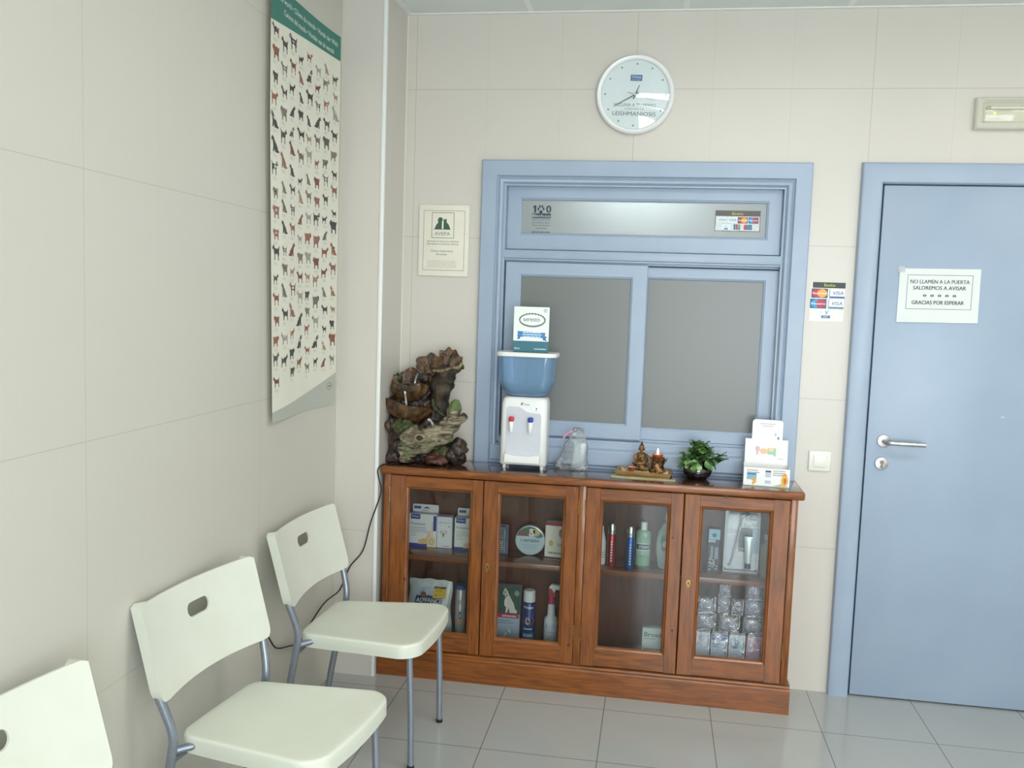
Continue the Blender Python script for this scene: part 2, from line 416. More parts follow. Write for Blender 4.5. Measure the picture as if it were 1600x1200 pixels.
def sash(bm, x0, x1, z0, z1, gl, yf, yb):
    """gl: glass opening x0,x1,z0,z1"""
    def R4(a, y): return [Vector((a[0], y, a[2])), Vector((a[1], y, a[2])), Vector((a[1], y, a[3])), Vector((a[0], y, a[3]))]
    o = (x0, x1, z0, z1)
    def ins(a, d): return (a[0]+d, a[1]-d, a[2]+d, a[3]-d)
    ring_skin(bm, [R4(o, yb), R4(o, yf+.003), R4(ins(o, .003), yf), R4(ins(gl, -.010), yf), R4(ins(gl, -.007), yf+.003), R4(ins(gl, -.004), yf+.004), R4(gl, yf+.010), R4(gl, yb)], closed=True)
M['frost'] = None
def frosted(name, c1, rough):
    m = noisy(name, c1, c1, 400, rough, bump=.02); n, l, b = nt(m)
    b.inputs['Transmission Weight'].default_value = .5; b.inputs['Specular IOR Level'].default_value = .7
    return m
M['frost'] = frosted('frosted_glass', '#9a9e9b', .34)
M['frost_top'] = frosted('frosted_glass_lit', '#c2caca', .40)  # same glass as below, the brightness behind it put into a paler base
# fixed light on top
bm = B(); sash(bm, FX0, FX1, 1.752, 2.012, (-.008, .972, 1.822, 1.955), .030, .062); s1 = part('fixed_sash', bm, M['blue'], win, angle=25)
bm = B(); box(bm, -.008, .972, .042, .048, 1.822, 1.955); part('glass_pane', bm, M['frost_top'], s1, False)
# transom bar
bm = B(); box(bm, -.074, 1.038, -.006, .085, 1.714, 1.749, .004); part('transom_bar', bm, M['blue'], win)
bm = B(); box(bm, FX0, FX1, .022, .085, 1.697, 1.714, .002); box(bm, FX0, FX1, .0, .006, 1.706, 1.714, .002); part('upper_track', bm, M['blue'], win)
# sliding sashes
bm = B(); sash(bm, -.064, .519, .984, 1.700, (.003, .451, 1.050, 1.640), .008, .030); s2 = part('sliding_sash', bm, M['blue'], win, angle=25)
bm = B(); box(bm, .003, .451, .016, .022, 1.050, 1.640); part('glass_pane', bm, M['frost'], s2, False)
bm = B(); sash(bm, .470, 1.036, .985, 1.694, (.523, .976, 1.038, 1.644), .033, .056); s3 = part('sliding_sash', bm, M['blue'], win, angle=25)
bm = B(); box(bm, .523, .976, .041, .047, 1.038, 1.644); part('glass_pane', bm, M['frost'], s3, False)
# lower sill mouldings
bm = B()
prof = [(.085, .985), (.030, .985), (.030, .978), (.004, .976), (.000, .970), (.000, .958), (-.004, .952), (-.004, .945), (-.020, .938), (-.024, .932), (-.024, .88), (.085, .88)]
ring_skin(bm, [[Vector((x, y, z)) for y, z in prof] for x in (-.10, 1.064)])
part('lower_track', bm, M['blue'], win, angle=20)

# ---- door
door = struct('door_1', 'blue flush door with steel lever handle', (1.4, 0, 0))
bm = B()
o0, o1 = DX0-.071, DX1+.071
fp = [(0, 0), (0, -.02), (.003, -.027), (.010, -.031), (.066, -.031), (.074, -.028), (.079, -.020), (.080, -.012), (.080, .1), (.071, .1), (.071, 0)]
rings = []
for ins, y in fp: rings.append([Vector((o0+ins, y, -.0)), Vector((o0+ins, y, 2.112-ins)), Vector((o1-ins, y, 2.112-ins)), Vector((o1-ins, y, 0))])
vs = [[bm.verts.new(p) for p in r] for r in rings]
for i in range(len(vs)):
    a, b = vs[i], vs[(i+1) % len(vs)]
    for j in range(3): bm.faces.new((a[j], a[j+1], b[j+1], b[j]))
bm.faces.new([v[0] for v in vs]); bm.faces.new([v[3] for v in vs])
part('door_frame', bm, M['blue'], door, angle=30)
bm = B(); box(bm, DX0+.009, DX1-.009, .02, .03, 0, 2.04); part('gap_shade_sheet', bm, M['gap'], door, False, label='dark sheet for the shade in the gap round the door leaf')  # dark sheet behind the leaf stands in for shade in the gap
bm = B(); box(bm, 1.401, DX1-.014, -.010, .019, .006, 2.028, .002); leaf = part('door_leaf', bm, M['bluedoor'], door)
bm = B()
c = Vector((1.463, -.010, 1.041))
disc(bm, c, (0, -1, 0), .0255, .009, 32, bev=.003)
tube(bm, [c+Vector((0, -.008, 0)), c+Vector((0, -.035, 0)), c+Vector((.004, -.047, 0)), c+Vector((.014, -.053, 0)), c+Vector((.03, -.054, 0)), c+Vector((.142, -.052, -.001))], .0095, 16)
part('lever_handle', bm, M['steel'], leaf)
bm = B(); c = Vector((1.460, -.010, .952)); disc(bm, c, (0, -1, 0), .0255, .009, 32, bev=.003); lk = part('lock_rosette', bm, M['steel'], leaf)
bm = B(); disc(bm, c+Vector((0, -.009, .006)), (0, -1, 0), .0085, .0025, 20); box(bm, c.x-.004, c.x+.004, c.y-.0115, c.y-.009, c.z-.016, c.z, .001)
part('lock_cylinder', bm, mat('lock_metal', '#77736e', .35, .8), lk)
bm = B(); p0 = at(1567, 652, 1, -.0105); box(bm, p0.x-.006, p0.x+.005, -.0112, -.0100, p0.z-.001, p0.z+.0012); part('chipped_paint', bm, pm('#e6ebee'), leaf, False)

# ---- ceiling luminaires
def lum(x, y, label):
    t = thing('ceiling_light', label, 'light', (x, y, H-.03), 0, 'fluorescent ceiling lights')
    bm = B(); w, d = .6, .3
    for q in ((-w, w, -d, -d+.02), (-w, w, d-.02, d), (-w, -w+.02, -d+.02, d-.02), (w-.02, w, -d+.02, d-.02)): box(bm, x+q[0], x+q[1], y+q[2], y+q[3], H-.03, H, .002)
    part('housing', bm, M['alum'], t)
    bm = B(); box(bm, x-w+.02, x+w-.02, y-d+.02, y+d-.02, H-.016, H-.008); part('diffuser', bm, M['lamp'], t, False)
M['lamp'] = mat('lit_diffuser', '#ffffff', .5, emit='#fdfbf4', estr=LAMP)
lum(1.0, -1.6, 'ceiling light above the clock side of the room'); lum(2.62, -1.6, 'ceiling light above the door side of the room')
rl = thing('pane_fill_lamp', 'unseen lamp added in the reception to brighten the frosted upper pane', 'light', (.42, 1.97, 2.26))  # added lamp, unseen itself, brightens the upper pane from behind
bm = B(); box(bm, .12, .72, 1.94, 2.0, 2.2, 2.32, .01); part('diffuser', bm, mat('pane_fill_glow', '#ffffff', .5, emit='#f4faff', estr=24), rl, False)
lum(1.0, -3.9, 'ceiling light over the back left of the room'); lum(2.62, -3.9, 'ceiling light over the back right of the room')

# ================================================================== CHAIRS
def build_chair(label, loc, rz):
    t = thing('stacking_chair', label, 'chair', loc, rz, 'white plastic stacking chairs along the left wall')
    # seat: rounded trapezoid slab with rolled rim, slightly dished
    wf, wr, xf, xr = .432, .362, .205, -.212
    def outline(ins, n=14):
        pts = []
        cs = [((xf-.0, wf/2), (.062, 90)), ((xr, wr/2), (.05, 180)), ((xr, -wr/2), (.05, 270)), ((xf, -wf/2), (.062, 360))]
        for (cx, cyy), (r, a0) in cs:
            r = max(r-ins, .004); sx = 1 if cx > 0 else -1; sy_ = 1 if cyy > 0 else -1
            ox, oy = cx-sx*(ins+r), cyy-sy_*(ins+r)
            for i in range(n+1):
                a = math.radians(a0-90+90*i/n); pts.append((ox+r*math.cos(a), oy+r*math.sin(a)))
        out = []
        for i, (px, py) in enumerate(pts):
            out.append((px, py)); qx, qy = pts[(i+1) % len(pts)]
            if math.hypot(qx-px, qy-py) > .05:
                for k in range(1, 12): out.append((px+(qx-px)*k/12, py+(qy-py)*k/12))
        return [(px+(.016*(1-(py/(wf/2))**2) if px > 0 else -.004*(1-(py/(wr/2))**2))*min(1, abs(px)/.15), py) for px, py in out]
    def zt(px, py): return .424+.055*(px-0)*.5 - .007*max(0, 1-(px/.2)**2)*max(0, 1-(py/.2)**2)
    bm = B(); rings = []
    for ins, dz in ((.010, -.044), (.004, -.044), (0, -.046), (0, -.03), (0, -.009), (.0015, -.004), (.005, -.001), (.010, .0)):
        rings.append([Vector((px, py, zt(px, py)+dz + (0 if dz > -.02 else -.002*math.cos(py*12)))) for px, py in outline(ins)])
    base = outline(.010)
    for s in (.92, .8, .6, .4, .2, .05): rings.append([Vector((px*s, py*s, zt(px*s, py*s))) for px, py in base])
    rings = [[Vector((p.x*.97, p.y*.97, p.z+.036)) for p in rings[0]]] + rings
    ring_skin(bm, rings)
    part('seat', bm, M['chair'], t, local=True, angle=50)
    # backrest with hand hole, wrapping the uprights
    W2 = .247; K = 9; N = 96
    ztop, zbot = .762, .522
    def outer(a):
        # superellipse-like plate outline from the hole centre direction a
        ca, sa = math.cos(a), math.sin(a); best = 9
        cs_, cz_ = 0.0, .660
        lo, hi = 0, .5
        def inside(s, z):
            if abs(s) > W2: return False
            q = abs(s)/W2
            top = ztop-.004*(1-q*q) - (max(0, abs(s)-(W2-.012))**2)*18
            bot = .527 - .006*q**2.0 + (max(0, abs(s)-(W2-.022))**2)*45
            return bot <= z <= top
        for _ in range(26):
            mid = (lo+hi)/2
            if inside(cs_+ca*mid, cz_+sa*mid): lo = mid
            else: hi = mid
        return (cs_+ca*lo, cz_+sa*lo)
    def hole(a):
        ca, sa = math.cos(a), math.sin(a); r = .0190; h = .028
        # stadium
        d = 1e9
        if abs(sa) > 1e-6 and abs(ca*r/abs(sa)) <= h: k = r/abs(sa)
        else:
            sg = 1 if ca > 0 else -1; k = sg*h*ca+math.sqrt(max(0, r*r-(h*sa)**2))
        return (ca*k, .684+sa*k)
    aa = [math.atan2(math.sin(2*PI*i/N)*.5, math.cos(2*PI*i/N)) for i in range(N)]
    def place(s, z, off):
        q = abs(s)/W2; v = (z-.55)/(.766-.55)
        x = -.205-.060*v - .034*(1-q*q) - off
        return Vector((x, s, z))
    def thick(s):
        q = max(0, (abs(s)-(W2-.040))/.040); q = min(1, q); return .006+.026*math.sin(q*PI/2)**.7 if q > 0 else .006
    rings_f, rings_b = [], []
    for k in range(K+1):
        w = (k/K)**.8
        rf, rb = [], []
        for a in aa:
            h_, o_ = hole(a), outer(a); s = h_[0]+(o_[0]-h_[0])*w; z = h_[1]+(o_[1]-h_[1])*w
            rf.append(place(s, z, 0)); rb.append(place(s*(1 if k < K else .995), z, thick(s)))
        rings_f.append(rf); rings_b.append(rb)
    bm = B(); ring_skin(bm, rings_f + rings_b[::-1], closed=True)
    part('backrest', bm, M['chairback'], t, local=True, angle=45)
    for s in (-1, 1):
        bm = B(); tube(bm, [(.172, s*.172, .405), (.182, s*.172, .2), (.186, s*.172, .006)], .0105, 14)
        lg = part('leg', bm, M['tube'], t, local=True)
        bm = B(); disc(bm, (.186, s*.172, 0), (0, 0, 1), .0118, .012, 16); part('rubber_foot', bm, M['rubber'], lg, local=True)
        bm = B(); tube(bm, [(-.268, s*.196, .006), (-.232, s*.203, .22), (-.205, s*.210, .36), (-.196, s*.213, .43), (-.212, s*.225, .50), (-.230, s*.231, .555), (-.270, s*.232, .70), (-.277, s*.232, .735)], .0118, 14, smooth=5)
        lg = part('leg', bm, M['tube'], t, local=True)
        bm = B(); disc(bm, (-.269, s*.196, 0), (0, 0, 1), .0130, .012, 16); part('rubber_foot', bm, M['rubber'], lg, local=True)
        bm = B(); tube(bm, [(-.206, s*.209, .385), (-.17, s*.182, .392), (-.12, s*.17, .396), (.172, s*.17, .398)], .0095, 12, smooth=3)
        part('side_rail', bm, M['tube'], t, local=True)
    bm = B(); tube(bm, [(-.205, -.209, .36), (-.205, .209, .36)], .008, 12); part('cross_bar', bm, M['tube'], t, local=True)
    return t
CH = [('white plastic chair farthest along the wall, nearest the glass-fronted cabinet', (-.342, -.774, 0), -.037),
      ('white plastic chair in the middle of the row, whole seat and back in view', (-.352, -1.520, 0), -.13),
      ('white plastic chair nearest the viewer, only its backrest showing at the bottom left corner', (-.338, -2.306, 0), -.088)]
c0 = build_chair(*CH[0])
for lb, loc, rz in CH[1:]:
    c = copy_tree(c0); c.location = loc; c.rotation_euler = (0, 0, rz); c['label'] = lb

# ================================================================== DISPLAY CABINET
CT = .864
cab = thing('display_cabinet', 'long low wooden cabinet with four glazed doors and a dark polished top', 'cabinet', (.32, -.13, 0))
CX0, CX1, CF, CB = -.488, 1.120, -.226, -.004
bm = B(); box(bm, -.499, 1.141, -.262, -.003, CT-.032, CT, .008, 3)
bm.faces.ensure_lookup_table()
for f in bm.faces:
    if f.normal.z > .99 or (f.calc_center_median().z > CT-.0005): f.material_index = 1
part('cabinet_top', bm, [M['wood_h'], M['wood_top']], cab, angle=60)
bm = B(); ring_skin(bm, [[Vector((x, y, z)) for y, z in [(-.255, 0), (-.255, .092), (-.252, .098), (-.246, .101), (-.243, .108), (-.238, .112), (-.01, .112), (-.01, 0)]] for x in (-.499, 1.131)])
part('plinth', bm, M['wood_h'], cab, angle=25)
bm = B(); box(bm, CX0, CX0+.018, CF, CB, .112, CT-.032, .001); part('side_panel', bm, M['wood_v'], cab)
bm = B(); box(bm, CX1-.018, CX1, CF, CB, .112, CT-.032, .001); part('side_panel', bm, M['wood_v'], cab)
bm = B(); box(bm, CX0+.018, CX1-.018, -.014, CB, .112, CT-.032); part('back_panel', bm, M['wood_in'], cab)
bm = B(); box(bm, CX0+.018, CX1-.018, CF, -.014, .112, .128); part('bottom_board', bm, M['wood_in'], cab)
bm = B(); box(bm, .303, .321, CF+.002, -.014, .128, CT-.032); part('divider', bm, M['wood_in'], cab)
for a, b in ((CX0+.018, .303), (.321, CX1-.018)):
    bm = B(); box(bm, a, b, -.200, -.014, .472, .494, .002); part('shelf', bm, M['wood_shelf'], cab)
for a, b in ((CX0, -.462), (.298, .326), (1.094, CX1)):
    bm = B(); box(bm, a, b, -.246, CF, .112, CT-.032, .002); part('face_stile', bm, M['wood_v'], cab)
def cdoor(x0, x1, gx0, gx1, hinge, keyx):
    z0, z1, gz0, gz1 = .118, .828, .196, .772; yf, yb = -.250, -.229
    bm = B()
    def stile(a, b, mi):   # a vertical or horizontal member with a moulded inner edge
        pass
    # two stiles, full height
    for a, b, g in ((x0, gx0, 1), (x1, gx1, -1)):
        pr = [(a, yb), (a, yf+.002), (a+g*.002, yf), (b-g*.013, yf), (b-g*.010, yf+.004), (b-g*.004, yf+.006), (b, yf+.013), (b, yb)]
        ring_skin(bm, [[Vector((px, py, z)) for px, py in pr] for z in (z0, z1)], mi=0)
    for a, b, g in ((z0, gz0, 1), (z1, gz1, -1)):
        pr = [(a, yb), (a, yf+.003), (a+g*.002, yf+.001), (b-g*.013, yf+.001), (b-g*.010, yf+.0045), (b-g*.004, yf+.0065), (b, yf+.0135), (b, yb)]
        ring_skin(bm, [[Vector((px, py, pz)) for py, pz in ((q[1], q[0]) for q in pr)] for px in (gx0-.012, gx1+.012)], mi=1)
    d = part('door', bm, [M['wood_v'], M['wood_h']], cab, angle=25)
    bm = B(); box(bm, gx0-.004, gx1+.004, -.2365, -.2340, gz0-.004, gz1+.004); part('glass_pane', bm, M['glass'], d, False)
    hx = x0-.002 if hinge == 'L' else x1+.002
    for hz in (.215, .72):
        bm = B(); tube(bm, [(hx, -.2505, hz), (hx, -.2505, hz+.06)], .0022, 8); part('hinge', bm, M['brass'], d)
    if keyx:
        bm = B(); prism(bm, [(.0085*math.cos(a)*(1 if math.sin(a) > -.2 else .8), .015*math.sin(a)-(.004 if math.sin(a) < -.95 else 0)) for a in [2*PI*i/20 for i in range(20)]], lambda u, v, h: Vector((keyx+u, yf-h, .482+v)), 0, .003)
        k = part('keyhole_plate', bm, M['brass'], d)
        bm = B(); prism(bm, [(.0028*math.cos(a), .0028*math.sin(a)+.002) for a in [2*PI*i/12 for i in range(12)]], lambda u, v, h: Vector((keyx+u, yf-h, .482+v)), .0029, .0034)
        box(bm, keyx-.0012, keyx+.0012, yf-.0034, yf-.0029, .476, .484); part('keyhole', bm, M['gap'], k)
cdoor(-.460, -.081, -.383, -.135, 'L', None)
cdoor(-.077, .297, -.010, .236, 'R', -.055)
cdoor(.327, .699, .394, .640, 'L', None)
cdoor(.703, 1.092, .773, 1.020, 'R', .731)

KN = noisy('wood_knot', '#3a1c0a', '#5a2c12', 120, .35)
for u, v, rx, rz in ((1135, 777, .010, .0045), (1051, 840, .005, .004), (1050, 985, .005, .005), (888, 1008, .005, .006), (632, 905, .004, .007)):
    q = at(u, v, 1, -.2498); bm = B(); prism(bm, [(rx*math.cos(a), rz*math.sin(a)) for a in [2*PI*i/16 for i in range(16)]], lambda a, b, h: Vector((q.x+a, -.2496-h, q.z+b)), 0, .0008)
    part('wood_knot', bm, KN, cab, label='dark knot in the wood')
# ================================================================== WALL THINGS
# clock
ck = thing('wall_clock', 'round white-rimmed wall clock above the reception hatch', 'clock', (.437, 0, 2.366))
KC = Vector((.437, 0, 2.366)); tw = math.radians(-1.6)
def kf(h0): return lambda u, v, h: KC+Vector((u*math.cos(tw)-v*math.sin(tw), -h0-h, u*math.sin(tw)+v*math.cos(tw)))
bm = B(); S = 72
prof = [(.145, 0), (.151, .004), (.1535, .015), (.1535, .026), (.151, .034), (.146, .038), (.139, .037), (.1345, .032), (.1335, .022), (.1335, .016), (.05, .016)]
ring_skin(bm, [[KC+Vector((r*math.cos(2*PI*k/S), -y, r*math.sin(2*PI*k/S))) for k in range(S)] for r, y in prof[:9]], closed=True)
part('rim', bm, mat('clock_rim', '#f4f5f5', .22, coat=.4), ck)
bm = B(); disc(bm, KC, (0, -1, 0), .135, .018, 72); part('dial', bm, noisy('clock_dial', '#eef1f1', '#f0f3f3', 30, .5), ck)
p = Pr(kf(.018))
for i in range(12):
    a = PI/2-i*PI/6; p.ell(.119*math.cos(a), .119*math.sin(a), .0036, .0036, '#7d8489', 12, True)
p.rect(-.023, .053, .023, .077, '#4f6f9f'); p.text('Virbac', 0, .064, .015, '#dfe8f2', bold=.01); p.rect(-.018, .057, .018, .0585, '#b9c8dd')
p.text('VACUNA A TU PERRO', 0, -.046, .0185, '#6f7479', width=.165); p.text('CONTRA LA', 0, -.058, .0095, '#8d9296', width=.075)
p.text('LEISHMANIOSIS', 0, -.081, .0225, '#5f656b', width=.17)
p.out('lettering', ck)
def hand(name, ang, L, tail, w, col, z):
    bm = B(); d = Vector((math.cos(ang), math.sin(ang))); n_ = Vector((-d.y, d.x))
    pts = [tuple(d*-tail+n_*w), tuple(d*L+n_*w*.4), tuple(d*L-n_*w*.4), tuple(d*-tail-n_*w)]
    prism(bm, pts, lambda u, v, h: kf(0)(u, v, h), z, z+.001); part(name, bm, mat(name+'_metal', col, .3), ck, False)
hand('minute_hand', math.radians(210), .095, .015, .0022, '#3c4046', .022)
hand('hour_hand', math.radians(69), .040, .018, .0026, '#3c4046', .0205)
hand('second_hand', math.radians(-15), .082, .031, .0009, '#70767b', .0235)
bm = B(); disc(bm, KC+Vector((0, -.018, 0)), (0, -1, 0), .004, .008, 16); part('hand_pin', bm, M['white'], ck)
bm = B()
ring_skin(bm, [[KC+Vector((r*math.cos(2*PI*k/S), -(.0300+.010*math.cos(r/.134*PI/2)), r*math.sin(2*PI*k/S))) for k in range(S)] for r in (.134, .12, .1, .08, .06, .04, .02, .003)], cap=(False, True))
part('glass_cover', bm, clear('clock_glass', '#f6faf9', .03, .03), ck)

# certificate sheet
cw = .2135; chh = .294; co = Vector((-.433, -.003, 1.631))
ct = thing('framed_certificate', 'cream certificate sheet with a dog and cat emblem beside the hatch', 'certificate', (-.433+cw/2, 0, 1.631))
bm = B(); box(bm, co.x, co.x+cw, -.010, -.001, co.z, co.z+chh, .003); part('card', bm, M['cpaper'], ct)
p = Pr(flat((co.x, -.010, co.z), X, Z))
G = '#5d6a5c'
p.frame(.020, .024, cw-.018, chh-.024, .0016, '#7b8178')
p.frame(.055, .157, .150, .262, .002, G)
p.poly([(.067, .193), (.069, .200), (.075, .213), (.083, .221), (.080, .226), (.081, .236), (.087, .242), (.096, .242), (.101, .236), (.101, .228), (.098, .226), (.098, .193)], '#3f5a4c')
p.poly([(.105, .193), (.105, .238), (.109, .234), (.114, .234), (.118, .238), (.118, .222), (.126, .214), (.131, .203), (.134, .193)], '#3f5a4c')
p.rect(.063, .192, .137, .194, '#3f5a4c')
p.text('AVEPA', .101, .168, .021, '#6f8578', width=.066)
p.text('Asociación de Veterinarios Españoles', .104, .141, .009, '#4f544e', width=.138); p.text('Especialistas en Pequeños Animales', .104, .130, .009, '#4f544e', width=.134)
p.text('Clínica Veterinaria', .100, .100, .012, '#6a6a64', width=.095); p.text('Bienvenidos', .100, .087, .011, '#6a6a64', width=.045)
p.lines(.036, .166, .062, 5, .0062, .0012, '#a9a99e', .12, True)
p.out('lettering', ct)

# pay card stickers on the wall
def cardlogo(p, u, v, w, h, kind):
    if kind == 'M' or kind == 'E':
        a, b, bg = ('#c43a3f', '#e9a94a', '#4a4a6c') if kind == 'M' else ('#2f9fd0', '#b8404f', '#35508f')
        p.rect(u, v, u+w, v+h, bg)
        p.ell(u+w*.35, v+h*.5, w*.31, h*.45, a); p.ell(u+w*.66, v+h*.5, w*.31, h*.45, b)
        p.text('MasterCard' if kind == 'M' else 'Maestro', u+w*.5, v+h*.40, h*.28, '#ffffff', width=w*.85, bold=.02)
    else:
        p.rect(u, v, u+w, v+h, '#eef2fa'); p.rect(u, v, u+w, v+h*.2, '#3f5f9b' if kind == 'V' else '#5f8398'); p.rect(u, v, u+w*.05, v+h, '#8fa5bd')
        p.text('VISA', u+w*.55, v+h*.38, h*.55, '#3f5a86' if kind == 'V' else '#5c7a86', width=w*.72, bold=.03, shear=.2)
wc = thing('card_stickers', 'column of payment card stickers on the tiles between hatch and door', 'sticker', (1.222, 0, 1.5))
bm = B(); box(bm, 1.155, 1.283, -.0012, -.0002, 1.500, 1.652); part('clear_backing', bm, clear('sticker_film', '#fafaf8', .0, .2, milky=.06), wc, False)
p = Pr(flat((1.155, -.0012, 1.500), X, Z), lift=.0003)
p.rect(.006, .130, .129, .152, '#37393a'); p.text('Bankia', .070, .136, .016, '#b5c23c', width=.042, bold=.02)
cardlogo(p, .003, .091, .061, .036, 'M'); cardlogo(p, .070, .091, .058, .036, 'V')
cardlogo(p, .000, .050, .061, .037, 'E'); cardlogo(p, .068, .050, .058, .037, 'W')
p.rect(.042, .008, .083, .046, '#eaf2f6'); p.text('V', .063, .027, .022, '#4f6f7c', bold=.02, shear=.15); p.rect(.045, .012, .078, .023, '#4c6d94'); p.text('PAY', .0615, .014, .010, '#e6eef6', bold=.01)
p.out('lettering', wc)

# light switch
sw = thing('light_switch', 'square white light switch on the tiles left of the door', 'switch', (1.229, 0, .946))
bm = B(); box(bm, 1.186, 1.272, -.009, -.0005, .905, .987, .004, 3); part('plate', bm, noisy('switch_plastic', '#e6e6dc', '#e8e8de', 30, .35), sw)
bm = B(); box(bm, 1.205, 1.255, -.0125, -.008, .922, .970, .003, 3); part('rocker', bm, noisy('switch_rocker', '#e9e9df', '#ebebe1', 30, .3), sw)

# emergency light
em = thing('emergency_light', 'cream rectangular emergency light high above the door', 'light', (1.86, 0, 2.29))
bm = B(); ex0, ex1, ez0, ez1 = 1.703, 2.05, 2.237, 2.352
def rr4(d, y): return [Vector((ex0+d, y, ez0+d)), Vector((ex1-d, y, ez0+d)), Vector((ex1-d, y, ez1-d)), Vector((ex0+d, y, ez1-d))]
ring_skin(bm, [rr4(0, 0), rr4(0, -.026), rr4(.004, -.034), rr4(.012, -.040), rr4(.014, -.036)], cap=(True, True)); part('housing', bm, M['cream'], em, angle=25)
bm = B(); box(bm, ex0+.032, ex1-.032, -.042, -.036, 2.305, 2.315, .001); part('tube_seat', bm, noisy('lamp_reflector', '#cfcbb4', '#d6d2ba', 20, .35), em)
bm = B(); tube(bm, [(ex0+.044, -.046, 2.311), (ex1-.044, -.046, 2.311)], .0065, 14); tb = part('lamp_tube', bm, mat('unlit_tube', '#e8eae8', .25), em)
bm = B(); tube(bm, [(ex0+.032, -.045, 2.311), (ex0+.046, -.046, 2.311)], .0045, 10); part('tube_cap', bm, M['steel'], tb)
bm = B(); disc(bm, (ex0+.062, -.038, 2.293), (0, -1, 0), .0035, .004, 12); part('indicator_led', bm, mat('green_led', '#dff07a', .3, emit='#e4ff60', estr=1.2), em)
p = Pr(flat((ex0, -.037, ez0), X, Z)); p.lines(.040, .090, .034, 1, .01, .003, '#c9b0a0', .0); p.out('printed_label', em)
bm = B(); ring_skin(bm, [rr4(.020, -.036), rr4(.020, -.055), rr4(.024, -.058)], cap=(False, True)); part('lens_cover', bm, clear('emergency_lens', '#fbfaf4', .0, .08), em)

# sheet on the door
sg = thing('door_notice', 'white printed notice taped to the blue door asking people to wait', 'notice', (1.627, -.0125, 1.61))
bm = B(); NU, NV = 14, 10
pts = [[None]*(NU+1) for _ in range(NV+1)]
dq = [at(1400, 503, 1, -.012), at(1527, 505.5, 1, -.012), at(1533.5, 421, 1, -.012), at(1406.5, 419, 1, -.012)]
def nf(u, v, h):
    a = dq[0].lerp(dq[1], u); b = dq[3].lerp(dq[2], u); q = a.lerp(b, v); q.y = -.0118-h-.0022*math.sin(u*5+1)*(1-v)-.0035*(1-v)**3*u; return q
ring = []
for h in (0, .0006):
    g = [[bm.verts.new(nf(i/NU, j/NV, h)) for i in range(NU+1)] for j in range(NV+1)]; ring.append(g)
    for j in range(NV):
        for i in range(NU): bm.faces.new((g[j][i], g[j][i+1], g[j+1][i+1], g[j+1][i]))
part('paper_sheet', bm, M['paper'], sg)
p = Pr(lambda u, v, h: nf(u/.295, v/.21, .0006+h)); K = '#2c2f36'
for q in ((.030, .052, .268, .0535), (.030, .184, .268, .1855)): p.rect(*q, K, nx=14)
for q in ((.030, .0535, .0315, .184), (.2665, .0535, .268, .184)): p.rect(*q, K, ny=6)
p.text('NO LLAMEN A LA PUERTA', .149, .152, .021, K, width=.215, bold=.03); p.text('SALDREMOS A AVISAR', .149, .128, .021, K, width=.192, bold=.03)
for i in range(5):
    x = .097+i*.027
    for s in (-1, 1): p.poly([(x+s*.0013, .1112), (x+s*.0072, .105), (x+s*.0013, .0988)], K)
p.text('GRACIAS POR ESPERAR', .146, .071, .021, K, width=.190, bold=.03)
p.out('lettering', sg)
bm = B(); box(bm, 1.470, 1.497, -.0150, -.0142, 1.699, 1.722); part('adhesive_tape', bm, clear('tape', '#eef4f4', .02, .1, milky=.25), sg, False)

# window stickers
st = thing('opening_sticker', 'dark paw print lettering stuck on the left of the upper frosted pane', 'sticker', (.075, .042, 1.815))
p = Pr(flat((.033, .042, 1.815), X, Z), lift=.0003); K = '#2c3a44'; K2 = '#7d9094'
p.poly([(.003, .112), (.011, .120), (.017, .120), (.017, .090), (.009, .090), (.009, .108)], K); p.text('0', .069, .090, .042, K, bold=.06)
p.ell(.037, .093, .0075, .006, K)
for dx, dz in ((-.011, .012), (-.005, .022), (.005, .022), (.011, .012)): p.ell(.037+dx, .093+dz, .0035, .0065, K, 14, True)
p.rect(.002, .067, .079, .087, K); p.text('Bichos', .0405, .071, .018, '#b9c8cc', width=.072, bold=.02)
for i in range(3): p.lines(.002, .078, .057-i*.011, 1, .01, .005, K2, .05)
p.lines(.018, .064, .024, 1, .01, .005, K2, .05); p.lines(.002, .078, .006, 1, .01, .007, '#5f7278', .03)
p.out('lettering', st)
s5 = thing('card_sticker', 'payment card sticker with dark header on the right of the upper frosted pane', 'sticker', (.862, .042, 1.845))
bm = B(); box(bm, .775, .951, .0405, .0415, 1.845, 1.927); part('clear_backing', bm, clear('sticker_film_2', '#f7f7f5', .01, .2, milky=.25), s5, False)
p = Pr(flat((.775, .0405, 1.845), X, Z), lift=.0003); p.frame(0, 0, .176, .082, .0022, '#5d5754'); p.rect(.002, .060, .174, .080, '#5a504d')
p.text('Bankia', .087, .065, .015, '#b8bf55', width=.044, bold=.02)
for i in range(2): p.rect(.008+i*.041, .033, .046+i*.041, .057, '#dbe6ec'); p.text('VISA', .027+i*.041, .040, .014, '#5a7388', width=.030, bold=.02, shear=.2)
cardlogo(p, .089, .032, .038, .024, 'M'); cardlogo(p, .131, .032, .038, .024, 'E')
p.rect(.026, .004, .062, .029, '#dbe6ec'); p.text('V', .044, .014, .011, '#4f6f7c', bold=.02); p.rect(.036, .007, .052, .012, '#4c5d74')
for k, cc in enumerate(('#3a6a8c', '#a2455a', '#4a8a6c')): p.rect(.074+k*.009, .006, .081+k*.009, .028, cc)
p.rect(.116, .007, .145, .027, '#2f7f9f'); p.rect(.114, .007, .126, .027, '#b2485a')
p.out('lettering', s5)

